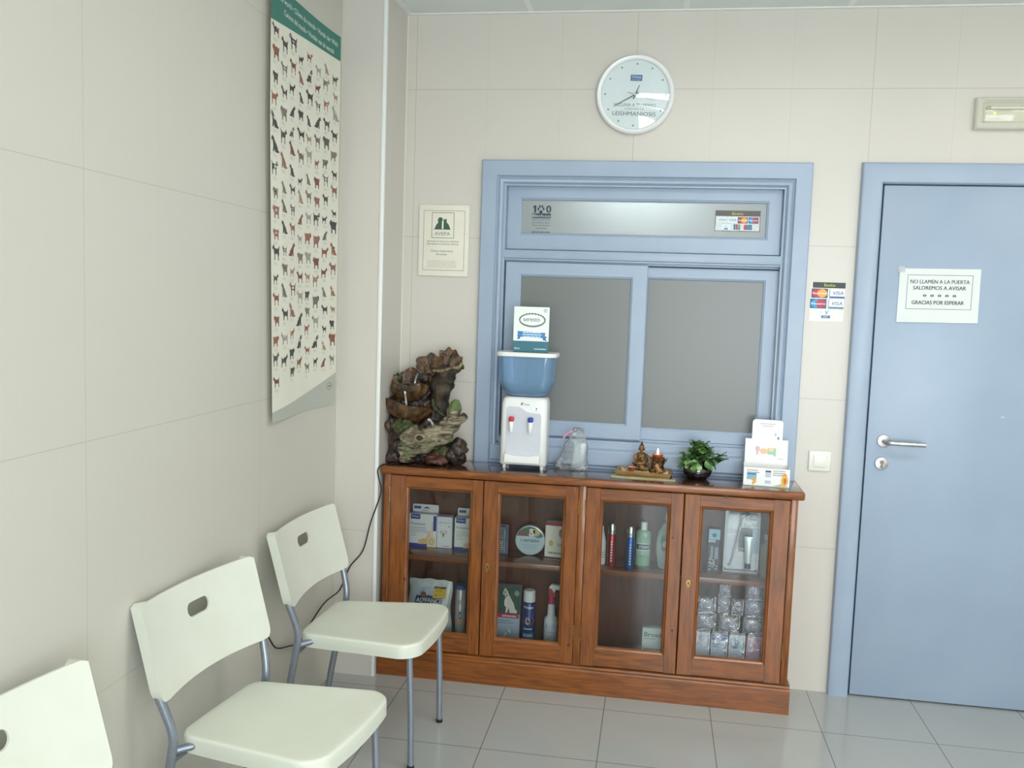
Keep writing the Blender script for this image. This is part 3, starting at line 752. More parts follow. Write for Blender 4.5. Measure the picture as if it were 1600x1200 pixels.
# ================================================================== DOG POSTER
po = thing('dog_breeds_poster', 'long cream poster of dog breeds with green header on the left wall', 'poster', (XL, -.66, 1.115))
PW, PH = .638, 1.393
def pf(u, v, h):   # u 0..1 towards the back wall, v 0..1 upwards
    y0 = -.940-.040*min(1, v*1.4); y1 = -.341
    y = y0+(y1-y0)*u; z = 1.1145+PH*v+.004*u*(1-v)
    x = XL+.003+.016*(1-u)**3+.010*(u**6)+.003*math.sin(u*9)*(1-v)
    return Vector((x+h, y, z))
bm = B(); NU, NV = 24, 30
for h in (0, .0006):
    g = [[bm.verts.new(pf(i/NU, j/NV, h)) for i in range(NU+1)] for j in range(NV+1)]
    for j in range(NV):
        for i in range(NU): bm.faces.new((g[j][i], g[j][i+1], g[j+1][i+1], g[j+1][i]))
part('poster_sheet', bm, noisy('poster_paper', '#ebe9da', '#e8e6d6', 10, .5), po)
pq = lambda u, v, h: pf(u/PW, v/PH, .0006+h)
def band(p, f0, f1, c, n=24):
    h = p.h(); m = p.mi(c)
    a = [[p.bm.verts.new(pq(PW*i/n, f(i/n)*PH, h)) for i in range(n+1)] for f in (f0, f1)]
    for i in range(n): p.bm.faces.new((a[0][i], a[0][i+1], a[1][i+1], a[1][i])).material_index = m
p = Pr(pq); band(p, lambda u: .912+.024*(1-(1-u)**2)+.0*u, lambda u: 1.0, '#2a7a6c'); p.out('header_band', po, label='green header band')
p = Pr(pq, lift=.0008)
p.text('Perros del mundo • Dogs of the world • Chiens du monde • Hunde der Welt', .612, 1.349, .026, '#e6f0ea', 'R', width=.86, bold=.01)
# keep the header text inside the sheet: the first words wrap out of view at the left edge
p.text('Caninos del mundo • Honden van de wereld', .575, 1.314, .026, '#e6f0ea', 'R', width=.46, bold=.01)
p.bm.verts.ensure_lookup_table()
lettering_bm = p
D1 = [(0, .78), (.06, .86), (.12, .92), (.16, 1.0), (.20, .94), (.26, .90), (.30, .78), (.45, .74), (.70, .74), (.84, .76), (.95, .92), (1, .94), (.93, .72), (.90, .60), (.92, .40), (.86, .22), (.90, .02), (.80, 0), (.79, .2), (.74, .38), (.62, .42), (.44, .40), (.38, .36), (.37, 0), (.28, 0), (.29, .36), (.24, .5), (.20, .66), (.12, .68), (.03, .70)]
D2 = [(.05, .80), (.12, .90), (.2, 1.0), (.26, .92), (.36, .86), (.42, .74), (.6, .56), (.78, .36), (.86, .16), (1, .1), (.96, 0), (.5, 0), (.5, .06), (.44, .2), (.36, 0), (.24, 0), (.28, .3), (.24, .6), (.16, .7), (.06, .72)]
D3 = [(0, .70), (.04, .82), (.14, .92), (.24, .95), (.32, .86), (.5, .84), (.72, .86), (.88, .80), (1, .95), (1, .74), (.93, .55), (.94, .25), (.95, 0), (.82, 0), (.80, .24), (.62, .30), (.42, .28), (.40, 0), (.26, 0), (.26, .34), (.18, .5), (.06, .62)]
D4 = [(0, .66), (.08, .74), (.1, .9), (.16, .8), (.26, .76), (.34, .62), (.6, .58), (.82, .60), (.98, .78), (.94, .5), (.93, .2), (.97, 0), (.88, 0), (.84, .24), (.66, .32), (.42, .28), (.38, 0), (.30, 0), (.30, .3), (.24, .46), (.16, .58)]
dp = Pr(pq, lift=.0007); tp = Pr(pq, lift=.0006)
cols = ['#4b3a35', '#3a3735', '#9a5f4c', '#7b4238', '#6f6a62', '#b08a72', '#8c4f3d', '#55504a', '#a3a196', '#2f2e2e', '#80766a', '#94635a']
random.seed(11)
for ci in range(8):
    u = .040+ci*.079; v = 1.225-(.028 if ci % 2 else 0)+.006*random.random()
    v -= .0
    if ci in (0, 1): v -= .0
    while v > .105-.012*ci*.0+ (.05*ci/8):
        big = random.random(); sc = .034+.018*big; w = sc*random.uniform(1.15, 1.45); D = random.choice([D1, D1, D3, D4, D2]); c = random.choice(cols)
        fl = random.random() < .4; ou = u+random.uniform(-.004, .004)-w/2
        dp.n = 1
        dp.poly([(ou+(1-a if fl else a)*w, v+b*sc) for a, b in D], c)
        if random.random() < .55:   # markings
            c2 = random.choice(['#c9bfae', '#6a4a3c', '#d8d2c4', '#35302d']); dp.n = 2
            dp.ell(ou+w*.55, v+sc*.58, w*.17, sc*.11, c2, 10)
            dp.ell(ou+(.85 if fl else .15)*w, v+sc*.80, w*.06, sc*.07, c2, 8)
        tp.lines(u-.018, u+.018, v-.008, 3, .0035, .0010, '#bdbbb0', .3)
        v -= sc+random.uniform(.022, .030)
dp.out('dog_pictures', po); tp.out('captions', po)
p = lettering_bm
# drop the part of the header line that would run past the sheet
bad = [f for f in p.bm.faces if min(q.co.y for q in f.verts) < -.972]; bmesh.ops.delete(p.bm, geom=bad, context='FACES')
p.out('lettering', po)
p = Pr(pq); band(p, lambda u: .0, lambda u: .024+.062*u-.012*math.sin(u*PI), '#b9bcb2'); p.n = 3
p.ring(.575, .070, .030, .014, .0016, '#4c5250'); p.rect(.555, .066, .595, .075, '#8d928c'); p.out('footer_band', po, label='grey footer band')

# ================================================================== CABLE
bm = B(); pts = [Vector((-.440, -.195, CT+.004)), Vector((-.470, -.232, CT+.004)), Vector((-.492, -.268, CT+.004)), Vector((-.500, -.295, CT-.012)), Vector((-.494, -.300, .82))]
pts += [at(u, v, 1, -.297) for u, v in ((595, 770), (579, 817), (567, 860), (547, 885), (536, 911), (528, 925))]
pts += [at(u, v, 0, -.667) for u, v in ((507, 942), (484, 976), (468, 1003), (450, 1010), (432, 1012.5), (422, 1000), (412, 980), (404, 985))]
tube(bm, pts, .0028, 8, smooth=5)
single('power_cable', bm, M['black'], 'thin black cable hanging from the fountain down the column and behind the chairs', 'cable', (-.6, -.4, .3))
# ================================================================== FOUNTAIN
TOP = CT+.0005
fo = thing('tabletop_fountain', 'brown resin fountain of rocks, leaf basins and mossy log on the left cabinet end', 'fountain', (-.33, -.14, TOP))
def F(u, v, y): return at(590+u/6, 540+v/6, 1, y)
M['rock'] = noisy('fountain_rock', '#1d1816', '#4f3b30', 30, .5, bump=1, bscale=90, coat=.15, lo=.4, hi=.62)
M['leafbrown'] = noisy('fountain_leaf_brown', '#32200f', '#6b4c2a', 32, .42, bump=1, bscale=110, coat=.2, lo=.4, hi=.62)
M['trunk'] = noisy('fountain_trunk', '#1f1813', '#463826', 24, .6, (1, 1, .35), bump=1, bscale=120, lo=.4, hi=.62)
M['moss'] = noisy('fountain_moss', '#29301c', '#535a30', 50, .7, bump=1, bscale=140)
M['redrock'] = noisy('fountain_red_rock', '#6a3028', '#45362c', 30, .5, bump=.8)
M['pale'] = noisy('fountain_pale_edge', '#9c8c6c', '#5f5038', 60, .6, bump=.6)
# log: bark running along it, green patches
lm = noisy('fountain_log', '#3f3826', '#a1977c', 14, .6, (1, 1, 4), bump=1, bscale=70, lo=.38, hi=.62, dist=1.5)
n_, l_, b_ = nt(lm); tc = n_.new('ShaderNodeTexCoord'); nz = n_.new('ShaderNodeTexNoise'); nz.inputs['Scale'].default_value = 9
l_.new(tc.outputs['Object'], nz.inputs['Vector']); cr = n_.new('ShaderNodeValToRGB'); cr.color_ramp.elements[0].position = .5; cr.color_ramp.elements[1].position = .6
l_.new(nz.outputs['Fac'], cr.inputs[0]); mx = n_.new('ShaderNodeMix'); mx.data_type = 'RGBA'; mx.inputs[7].default_value = lin('#5c7440')
l_.new(b_.inputs['Base Color'].links[0].from_socket, mx.inputs[6]); l_.new(cr.outputs[0], mx.inputs[0]); l_.new(mx.outputs[2], b_.inputs['Base Color'])
M['log'] = lm
def rough_tube(bm, pts, rad, seg=20, amp=.004, fr=35, mi=0, sub=6, flat_=1.0, groove=0):
    """tapering knobbly limb"""
    P_ = smoothpath(pts, sub); N = len(P_); m = len(rad)-1; rings = []
    a = None
    for i, p in enumerate(P_):
        t = (P_[min(i+1, N-1)]-P_[max(i-1, 0)]).normalized()
        if a is None: a = t.cross(Vector((0, 1, .1))).normalized()
        a = (a-t*a.dot(t)).normalized(); b = t.cross(a)
        q = i/(N-1)*m; k = min(int(q), m-1); r = rad[k]+(rad[k+1]-rad[k])*(q-k); rg = []
        for j in range(seg):
            an = 2*PI*j/seg; d = a*math.cos(an)+b*math.sin(an)*flat_
            g = groove*math.sin(an*7+i*.15) if groove else 0
            w = noise.fractal((p+d*r)*fr, 1, 2, 4)*amp
            rg.append(p+d*(r+w+g))
        rings.append(rg)
    ring_skin(bm, rings, mi)
def basin(bm, c, rx, ry, rz, tilt=(0, 0), waves=(5, .12), th=.006, back=0, seg=48, rows=10, turn=0):
    """leaf bowl: lower half shell with scalloped rim; back>0 raises the far side"""
    R_ = Matrix.Rotation(tilt[0], 3, 'Y') @ Matrix.Rotation(tilt[1], 3, 'X')
    def pt(k, j, off):
        a = 2*PI*j/seg; ph = (k/rows)*PI/2
        r = math.sin(ph); zz = -math.cos(ph)
        rim = (k/rows)**2
        lift = rim*(waves[1]*abs(math.sin(a*waves[0]/2+turn))+back*max(0, math.sin(a))**1.0)
        fl = 1+.12*rim*math.sin(a*waves[0]+turn)
        q = Vector(((rx-off)*r*math.cos(a)*fl, (ry-off)*r*math.sin(a)*fl, (rz-off)*zz+lift*rz))
        q = R_ @ q; q += q.normalized()*noise.fractal((q+Vector(c))*45, 1, 2, 4)*.008
        return Vector(c)+q
    rings = [[pt(k, j, 0) for j in range(seg)] for k in range(1, rows+1)] + [[pt(k, j, th) for j in range(seg)] for k in range(rows, 0, -1)]
    ring_skin(bm, rings)
# rocky core
bm = B()
for u, v, y, r, sx, sz in ((150, 950, -.13, .055, 1.1, 1.2), (140, 740, -.14, .045, .8, 1.0), (420, 600, -.09, .055, 1, 1.3), (430, 430, -.09, .040, 1, 1.2), (300, 820, -.12, .065, 1.3, 1.0),
                           (500, 820, -.10, .060, 1.2, 1.5), (350, 1000, -.12, .062, 1.8, .75), (620, 1020, -.10, .048, 1.2, .75), (300, 520, -.08, .05, 1.2, 1.5), (430, 310, -.10, .026, 1.2, 1)):
    c = F(u, v, y); ellipsoid(bm, c, r*sx, r*.85, r*sz, 4, amp=.020, fr=26)
bm = fuse(bm, .0045, 1)
for v in bm.verts:
    v.co += v.co.normalized()*0; s_ = noise.fractal(v.co*70, 1, 2, 3)*.006; v.co += Vector((s_, s_, s_))
    v.co.z = max(v.co.z, TOP); v.co.x = max(v.co.x, XC+.006) if v.co.y > YC else v.co.x
core = part('rock_core', bm, M['rock'], fo, angle=60)
bm = B(); rough_tube(bm, [F(560, 1000, -.09), F(575, 750, -.09), F(580, 520, -.09), F(600, 360, -.095), F(660, 250, -.10), F(735, 205, -.11), F(790, 175, -.115)], [.042, .040, .038, .044, .042, .024, .012], amp=.018, fr=24, groove=.003)
rough_tube(bm, [F(545, 760, -.12), F(520, 620, -.125), F(535, 500, -.12)], [.014, .012, .004], 12, .004, 40)
tk = part('trunk', bm, M['trunk'], fo, angle=60)
bm = B(); rough_tube(bm, [F(520, 238, -.135), F(600, 236, -.140), F(690, 212, -.142), F(760, 205, -.135), F(790, 165, -.125)], [.004, .006, .006, .007, .006], 10, .003, 60)
part('pale_bark_edge', bm, M['pale'], tk, angle=60, label='pale splintered bark edge')
bm = B(); rough_tube(bm, [F(520, 500, -.125), F(525, 570, -.130), F(580, 630, -.135), F(635, 660, -.14)], [.004, .008, .006, .003], 10, .003, 60)
part('mossy_root', bm, M['moss'], tk, angle=60, label='yellow-green mossy root')
# leaf basins, top caps
bm = B(); basin(bm, F(285, 545, -.165), .098, .062, .072, (.20, 0), (4, .10), back=.15); part('lower_basin', bm, M['leafbrown'], fo, angle=70)
bm = B(); basin(bm, F(300, 375, -.130), .082, .054, .062, (-.05, 0), (5, .22), back=.95, turn=.5); part('upper_basin', bm, M['leafbrown'], fo, angle=70)
def shell(bm, c, rx, ry, rz, tilt, lobes, ph0):
    R_ = Matrix.Rotation(tilt, 3, 'Y'); g = bmesh.ops.create_icosphere(bm, subdivisions=4, radius=1)['verts']
    for v in g:
        p_ = v.co.copy(); a = math.atan2(p_.z, p_.x); k = 1+.10*abs(math.sin(a*lobes/2+ph0))
        q = Vector((p_.x*rx*k, p_.y*ry, p_.z*rz*k)); q += q.normalized()*(noise.fractal((q+c)*38, 1, 2, 4)*.008+.0020*math.sin(a*22+q.y*60))
        v.co = c+R_ @ q
def petal(bm, base, w, h, rotz, lean, seed, thick=.0035, nu=26, nv=16):
    """ribbed fan-shaped leaf standing up from base, cupped towards the viewer"""
    def pt(u, v, s):
        rim = 1-.22*abs(u)**2.2+.07*math.sin(u*7+seed)*v
        x = w*u*(.38+.62*math.sin(min(1, v*1.15)*PI/2)); z = h*v*rim
        y = .30*w*(1-v*.3)*(u*u)*-1+lean*z+.0016*math.sin(u*30+seed)*v+s*thick
        q = Vector((x, y, z)); q += Vector((0, noise.fractal((q+base)*45, 1, 2, 3)*.005, noise.fractal((q-base)*45, 1, 2, 3)*.005))
        q = Matrix.Rotation(rotz, 3, 'Y') @ q
        return base+q
    F_, K_ = [[[bm.verts.new(pt(-1+2*i/nu, j/nv, s)) for i in range(nu+1)] for j in range(nv+1)] for s in (-1, 1)]
    for g in (F_, K_):
        for j in range(nv):
            for i in range(nu): bm.faces.new((g[j][i], g[j][i+1], g[j+1][i+1], g[j+1][i]))
    rim = lambda g: [g[0][i] for i in range(nu+1)]+[g[j][nu] for j in range(1, nv+1)]+[g[nv][i] for i in range(nu-1, -1, -1)]+[g[j][0] for j in range(nv-1, 0, -1)]
    a, b = rim(F_), rim(K_)
    for i in range(len(a)): bm.faces.new((a[i], a[(i+1) % len(a)], b[(i+1) % len(a)], b[i]))
bm = B(); shell(bm, F(505, 210, -.09), .040, .022, .030, .35, 5, .3); petal(bm, F(505, 262, -.115), .058, .078, -.12, .15, 1.0); part('leaf_cap', bm, M['leafbrown'], fo, angle=80)
bm = B(); petal(bm, F(655, 205, -.108), .038, .078, .05, .1, 2.0); petal(bm, F(700, 205, -.118), .026, .056, .5, .1, 4.0); part('leaf_cap', bm, M['leafbrown'], fo, angle=80)
bm = B(); petal(bm, F(430, 262, -.125), .022, .048, -.3, .1, 3.0); part('leaf_cap', bm, M['leafbrown'], fo, angle=80)
bm = B(); petal(bm, F(290, 405, -.092), .036, .070, .02, .12, .4); part('leaf_cap', bm, M['leafbrown'], fo, angle=80)
bm = B(); petal(bm, F(195, 405, -.10), .028, .062, -.28, .1, 5.0); part('leaf_cap', bm, M['moss'], fo, angle=80)
bm = B(); ellipsoid(bm, F(435, 300, -.135), .022, .018, .018, 3, amp=.008, fr=40); part('rock', bm, M['rock'], fo, angle=60)
# log in front
bm = B()
rough_tube(bm, [F(225, 985, -.185), F(300, 945, -.19), F(410, 890, -.195), F(540, 845, -.19), F(640, 790, -.185), F(700, 700, -.18), F(728, 600, -.175), F(748, 508, -.17)],
           [.030, .046, .052, .046, .038, .034, .026, .005], 48, .012, 26, groove=.0016, sub=8, flat_=.8)
rough_tube(bm, [F(700, 740, -.18), F(765, 700, -.185), F(820, 655, -.19)], [.020, .017, .016], 24, .003, 40, groove=.001)
rough_tube(bm, [F(640, 770, -.195), F(668, 715, -.20), F(655, 660, -.195)], [.014, .010, .005], 16, .003, 40)
rough_tube(bm, [F(300, 1030, -.195), F(240, 1060, -.20), F(215, 1040, -.20)], [.03, .018, .008], 18, .004, 40)
rough_tube(bm, [F(220, 870, -.19), F(300, 800, -.19), F(380, 770, -.185)], [.013, .02, .014], 18, .004, 40)
for v in bm.verts: v.co.z = max(v.co.z, TOP+.0005)
lg = part('log', bm, M['log'], fo, angle=60)
bm = B(); c = F(392, 868, -.2585)
ring_skin(bm, [[c+Vector(((.0205-w)*math.cos(2*PI*k/28)*1.15+noise.noise(Vector((k, 0, 0)))*.001, -y, (.0205-w)*math.sin(2*PI*k/28)*.85)) for k in range(28)] for w, y in ((-.003, -.012), (0, .004), (.005, .006), (.008, .002), (.010, -.006))], cap=(False, False)); part('knot_ring', bm, M['pale'], lg, angle=80, label='pale ring round the knot hole')
bm = B(); disc(bm, c+Vector((0, .0015, 0)), (0, -1, 0), .0125, .0012, 24); part('knot_hole', bm, M['trunk'], lg)
bm = B(); c = F(822, 655, -.192); ax = (F(820, 655, -.19)-F(765, 700, -.185)).normalized(); disc(bm, c, ax, .0115, .0025, 20); part('hollow_end', bm, M['trunk'], lg)
for u, v, y, rx, rz, mk, lb in ((735, 985, -.13, .046, .044, 'rock', None), (540, 1065, -.175, .036, .020, 'redrock', 'reddish rock'), (595, 1000, -.15, .026, .032, 'moss', 'mossy rock'), (120, 725, -.20, .016, .022, 'rock', None),
                            (230, 745, -.185, .042, .032, 'moss', 'mossy rock'), (170, 990, -.17, .030, .050, 'rock', None)):
    bm = B(); ellipsoid(bm, F(u, v, y), rx, .036 if rx > .03 else rx, rz, 4, amp=.026, fr=22)
    for q in bm.verts: q.co.z = max(q.co.z, TOP)
    part('rock', bm, M[mk], fo, angle=70, label=lb)
M['water'] = clear('water_film', '#f2f6f8', .10, .05, milky=.25, milk='#dfe6ea')
for pth in ([(380, 265, -.12), (362, 300, -.15), (350, 350, -.17), (345, 385, -.15)], [(252, 430, -.19), (262, 480, -.205), (268, 540, -.21), (272, 600, -.205)], [(480, 690, -.19), (505, 715, -.20), (520, 750, -.20)]):
    bm = B(); tube(bm, [F(*q) for q in pth], [.005, .004, .006], 8, smooth=4); part('water_stream', bm, M['water'], fo)
for c, rx, ry in ((F(285, 545, -.155), .078, .05), (F(300, 395, -.125), .060, .042)):
    bm = B(); lathe(bm, [(1, c.z-.008), (1, c.z-.006)], c.x, c.y, 32, 0, rx, ry); part('basin_water', bm, clear('basin_water', '#8a8a80', .05, .06, milky=.2, milk='#4a4438'), fo)

# ================================================================== WATER DISPENSER
dx0, dx1, dy0, dy1 = -.036, .152, -.160, -.040
wd = thing('water_dispenser', 'white countertop water dispenser with blue water tank in front of the hatch', 'dispenser', (.058, -.10, TOP))
def rr_rings(bm, levels, cx, cyy, cap=(True, True), k=6):
    rings = []
    for z, w, d, r in levels: rings.append([Vector((px, py, z)) for px, py in rrect(w, d, r, k, cx, cyy)])
    ring_skin(bm, rings, cap=cap)
wcx, wcy = (dx0+dx1)/2, (dy0+dy1)/2
bm = B(); rr_rings(bm, [(.884, .186, .118, .018), (.886, .190, .122, .02), (1.128, .184, .120, .022), (1.146, .178, .114, .026), (1.155, .165, .102, .03), (1.158, .140, .08, .03)], wcx, wcy, k=8)
body = part('body', bm, M['white'], wd, angle=50)
f0 = wcy-.0605
def df(u, v, h): return Vector((wcx+u, f0-h+.0035*v/.25*0, .886+v))
bm = B()
pan = [(-.070, .018), (.070, .018), (.070, .200), (.064, .208), (.030, .210), (.010, .213), (-.005, .224), (-.020, .232), (-.060, .233), (-.070, .226)]
prism(bm, pan, lambda u, v, h: df(u, v, h), -.004, .0034)
pn = part('tap_panel', bm, noisy('dispenser_panel', '#cdd1d9', '#d0d4dc', 20, .35, coat=.2), wd)
bm = B(); rr = [(-.070, .010), (.070, .010), (.070, .040), (.066, .043), (.03, .037), (-.03, .037), (-.066, .043), (-.070, .040)]
prism(bm, rr, lambda u, v, h: df(u, v, h), .002, .022); part('drip_tray', bm, M['white'], wd, angle=30)
for u, col, nm in ((-.047, '#c8243c', 'red'), (.030, '#2a3f9e', 'blue')):
    bm = B(); q = df(u, .150, .003); tube(bm, [q+Vector((0, 0, .028)), q+Vector((0, -.012, .022)), q+Vector((0, -.016, .004)), q+Vector((0, -.016, -.018))], [.009, .011, .0095, .006], 16, smooth=4)
    tp_ = part('tap', bm, M['white'], wd)
    bm = B(); box(bm, q.x-.011, q.x+.011, q.y-.026, q.y-.002, q.z+.024, q.z+.044, .006, 3); box(bm, q.x-.007, q.x+.007, q.y-.022, q.y-.006, q.z+.012, q.z+.026, .003); part('tap_lever', bm, mat(nm+'_lever', col, .3, coat=.3), tp_, label=nm+' tap lever')
for sx in (-1, 1):
    for sy_ in (-1, 1):
        bm = B(); lathe(bm, [(.0065, TOP), (.0085, .886)], wcx+sx*.076, wcy+sy_*.042, 16); part('foot', bm, M['white'], wd)
p = Pr(lambda u, v, h: Vector((wcx+u, f0-h, .886+v)), lift=.0028)
p.poly([(-.013, .243), (-.009, .250), (-.004, .250), (-.006, .246), (-.008, .239), (-.011, .239)], '#4c5460'); p.text('Tosot', .010, .240, .011, '#6c7480', width=.024, bold=.01)
p.ell(.044, .226, .011, .010, '#fafafa'); p.ell(.050, .228, .0028, .0028, '#2c3038'); p.ell(.049, .221, .002, .002, '#5b616c'); p.out('lettering', wd)
# tank
M['tank'] = clear('blue_tank', '#b9d6ee', .02, .06, gloss='#e8f4ff', milky=.36, milk='#a2cdf2')
tcx, tcy = .061, -.108
bm = B(); rr_rings(bm, [(1.160, .120, .078, .03), (1.163, .155, .098, .04), (1.176, .186, .122, .045), (1.195, .205, .136, .045), (1.220, .212, .140, .04), (1.318, .220, .146, .035)], tcx, tcy, cap=(True, False), k=8)
tank = part('water_tank', bm, M['tank'], wd, label='translucent blue water tank')
bm = B(); rr_rings(bm, [(1.163, .15, .093, .038), (1.177, .181, .117, .043), (1.195, .200, .131, .043), (1.213, .206, .135, .038)], tcx, tcy, k=8)
part('water', bm, clear('tank_water', '#bcd8ec', .0, .02, milky=.16, milk='#7ab8e8'), tank)
bm = B(); rr_rings(bm, [(1.318, .218, .144, .036), (1.319, .236, .160, .04), (1.321, .242, .166, .042), (1.331, .242, .166, .042), (1.336, .236, .160, .04)], tcx, tcy, k=8)
part('tank_lid', bm, M['white'], wd, angle=50)

# collar carton on the tank lid
def carton(name, label, cat, x, y, z, w, d, h, rz, side='#f0f0ec', front='#f2f2ee', draw=None, group=None, tilt=0, header=None):
    """standing carton, front face centred at x, front plane at y"""
    t = thing(name, label, cat, (x, y+d/2, z), rz, group)
    bm = B(); box(bm, -w/2, w/2, -d/2, d/2, 0, h, .0012, 2)
    Rt = Matrix.Rotation(tilt, 3, 'X')
    for v in bm.verts: v.co = Rt @ v.co; v.co.z += abs(math.sin(tilt))*d/2 if tilt else 0
    dz = abs(math.sin(tilt))*d/2 if tilt else 0
    part('box', bm, pm(side, .4), t, local=True)
    p = Pr(lambda u, v, hh: Rt @ Vector((-w/2+u, -d/2-hh, v)) + Vector((0, 0, dz)))
    if front: p.rect(.0006, .0006, w-.0006, h-.0006, front)
    if draw: draw(p, w, h)
    p.out('printed_label', t, local=True)
    if header:
        hw, hh, hc = header; bm = B(); prism(bm, rrect(hw, hh, .006, 4, 0, h+hh/2-.004), lambda u, v, q: Rt @ Vector((u, d/2-.002+q, v)) + Vector((0, 0, dz)), 0, .001)
        tb = part('hanging_tab', bm, pm(hc, .4), t, local=True, smooth=False)
    return t
def d_collar(p, w, h):
    p.rect(0, 0, w, .043, '#2f6d7f'); p.ell(w*.52, h*.70, w*.37, h*.155, '#75787a', 40); p.ell(w*.52, h*.71, w*.335, h*.125, '#f0f4f0', 40)
    for k in range(13):
        a = PI*(k+.5)/13; p.ell(w*.52+w*.355*math.cos(a), h*.705+h*.14*math.sin(a), w*.022, h*.022, '#54575a', 8, k > 0)
    p.text('seresto', w*.50, h*.675, .026, '#3c5a60', width=w*.46, bold=.01)
    B1 = '#3d83bd'; p.poly([(w*.10, h*.27), (w*.20, h*.285), (w*.20, h*.37), (w*.10, h*.36), (w*.14, h*.315)], '#2f6c9f'); p.poly([(w*.95, h*.25), (w*.83, h*.27), (w*.83, h*.36), (w*.95, h*.345), (w*.91, h*.30)], '#2f6c9f')
    p.poly([(w*.13, h*.33), (w*.88, h*.31), (w*.90, h*.43), (w*.12, h*.455)], B1)
    p.lines(w*.25, w*.80, h*.415, 3, .0085, .0045, '#d6e8f4', .15, True)
    p.ell(w*.88, h*.92, w*.05, h*.04, '#9aa6a2', 20); p.ell(w*.88, h*.92, w*.035, h*.028, '#f0f4f0', 20); p.rect(w*.87, h*.895, w*.89, h*.945, '#9aa6a2')
    p.text('Bayer', w*.05, .010, .010, '#dfeef0', 'L', bold=.01); p.lines(w*.60, w*.93, .010, 1, .01, .004, '#c8dfe2', .0)
cb = carton('collar_carton', 'white and teal flea collar carton standing on the water dispenser lid', 'box', .070, -.132, 1.3365, .143, .028, .180, math.radians(4), '#3c7f86', '#eef3ee', d_collar, tilt=-.05)

# ================================================================== PLASTIC BAG
def crumple(bm, amp, fr):
    for v in bm.verts:
        c = v.co; v.co = c + Vector((noise.noise(c*fr), noise.noise(c*fr+Vector((9, 3, 1))), noise.noise(c*fr+Vector((2, 7, 5)))))*amp
def bagmesh(levels, cx, cyy, seg=40, amp=.011, fr=55):
    bm = B(); rings = []
    for z, w, d, ox in levels: rings.append([Vector((cx+ox+w/2*math.cos(2*PI*k/seg)*(1+.05*math.sin(5*k)), cyy+d/2*math.sin(2*PI*k/seg), z)) for k in range(seg)])
    ring_skin(bm, rings)
    bmesh.ops.subdivide_edges(bm, edges=bm.edges[:], cuts=1, use_grid_fill=True)
    for v in bm.verts:
        s = noise.fractal(v.co*fr, 1, 2, 3); q = noise.noise(v.co*fr*.6+Vector((5, 5, 5)))
        v.co += Vector((s*amp, q*amp, noise.noise(v.co*fr+Vector((1, 4, 2)))*amp*.6))
        v.co.z = max(v.co.z, TOP+.0006)
    return bm
bg = thing('plastic_bag', 'crumpled clear plastic bag standing right of the water dispenser', 'bag', (.255, -.085, TOP))
bm = bagmesh([(TOP, .110, .05, 0), (TOP+.012, .135, .062, -.004), (TOP+.05, .115, .056, .006), (TOP+.10, .088, .046, .016), (TOP+.140, .062, .034, .022), (TOP+.162, .040, .020, .024), (TOP+.170, .05, .010, .022)], .250, -.085)
M['film'] = clear('crinkled_film', '#f4f6f7', .10, .14, milky=.07, milk='#d4dce0', bump=1, bs=70)
part('film', bm, M['film'], bg)
bm = B(); box(bm, .245, .300, -.100, -.070, TOP+.004, TOP+.115, .012, 3)
for v in bm.verts: v.co.x += (v.co.z-TOP)*.08
part('white_roll', bm, noisy('bag_content', '#b9c4c8', '#d4dadc', 20, .5), bg)
bm = B(); tube(bm, [(.215, -.112, TOP+.128), (.222, -.112, TOP+.142), (.238, -.110, TOP+.155), (.250, -.106, TOP+.160)], .004, 8, smooth=4); part('pink_tie', bm, mat('pink_tie', '#d98fb4', .4), bg)

# ================================================================== BUDDHA TRAY
TZ = TOP
tr_ang = math.radians(-6)
st_ = thing('incense_holder', 'thin pale bamboo strip lying on the cabinet in front of the candle tray', 'incense holder', (.540, -.196, TZ), math.radians(-1.5))
bm = B(); ring_skin(bm, [[Vector((x, y, z)) for y, z in ((-.015*w_, .0), (-.0165*w_, .004), (-.010*w_, .0065), (0, .0045), (.010*w_, .0065), (.0165*w_, .004), (.015*w_, 0))] for x, w_ in ((-.127, .3), (-.123, .8), (-.115, 1), (.115, 1), (.122, .8), (.125, .3))])
part('strip', bm, noisy('bamboo', '#c9c19a', '#b5a878', 20, .45, (1, 8, 8)), st_, local=True)
for x in (-.06, .05):
    bm = B(); disc(bm, (x, 0, .003), (0, 0, 1), .004, .003, 12); part('brass_inlay', bm, M['brass'], st_, local=True)
ty = thing('candle_tray', 'small wooden tray of white pebbles holding the statuette and candles', 'tray', (.543, -.105, TZ), tr_ang)
TX, TY = .110, .056
bm = B(); box(bm, -TX+.008, TX-.008, -TY+.008, TY-.008, 0, .010, .001)
rings = [[Vector((sx*(TX+a), sy_*(TY+a), z)) for sx, sy_ in ((-1, -1), (1, -1), (1, 1), (-1, 1))] for a, z in ((-.014, .004), (-.004, .004), (0, .020), (-.004, .020), (-.012, .010))]
ring_skin(bm, rings, closed=True)
part('tray_body', bm, noisy('tray_wood', '#8f6a3a', '#b08a52', 14, .45, (1, 8, 8)), ty, local=True, angle=20)
bm = B(); random.seed(3)
for i in range(230):
    x, y = random.uniform(-TX+.014, TX-.014), random.uniform(-TY+.012, TY-.012); r = random.uniform(.0028, .0056)
    ellipsoid(bm, (x, y, .012+random.random()*.003), r, r*.8, r*.7, 1)
o = part('pebbles', bm, noisy('white_pebbles', '#e9e4d8', '#c9bda6', 60, .5), ty, local=True); o['kind'] = 'stuff'
def tpos(x, y, z): q = MW[ty.name] @ Vector((x, y, z)); return (q.x, q.y, q.z)
PB = .0150
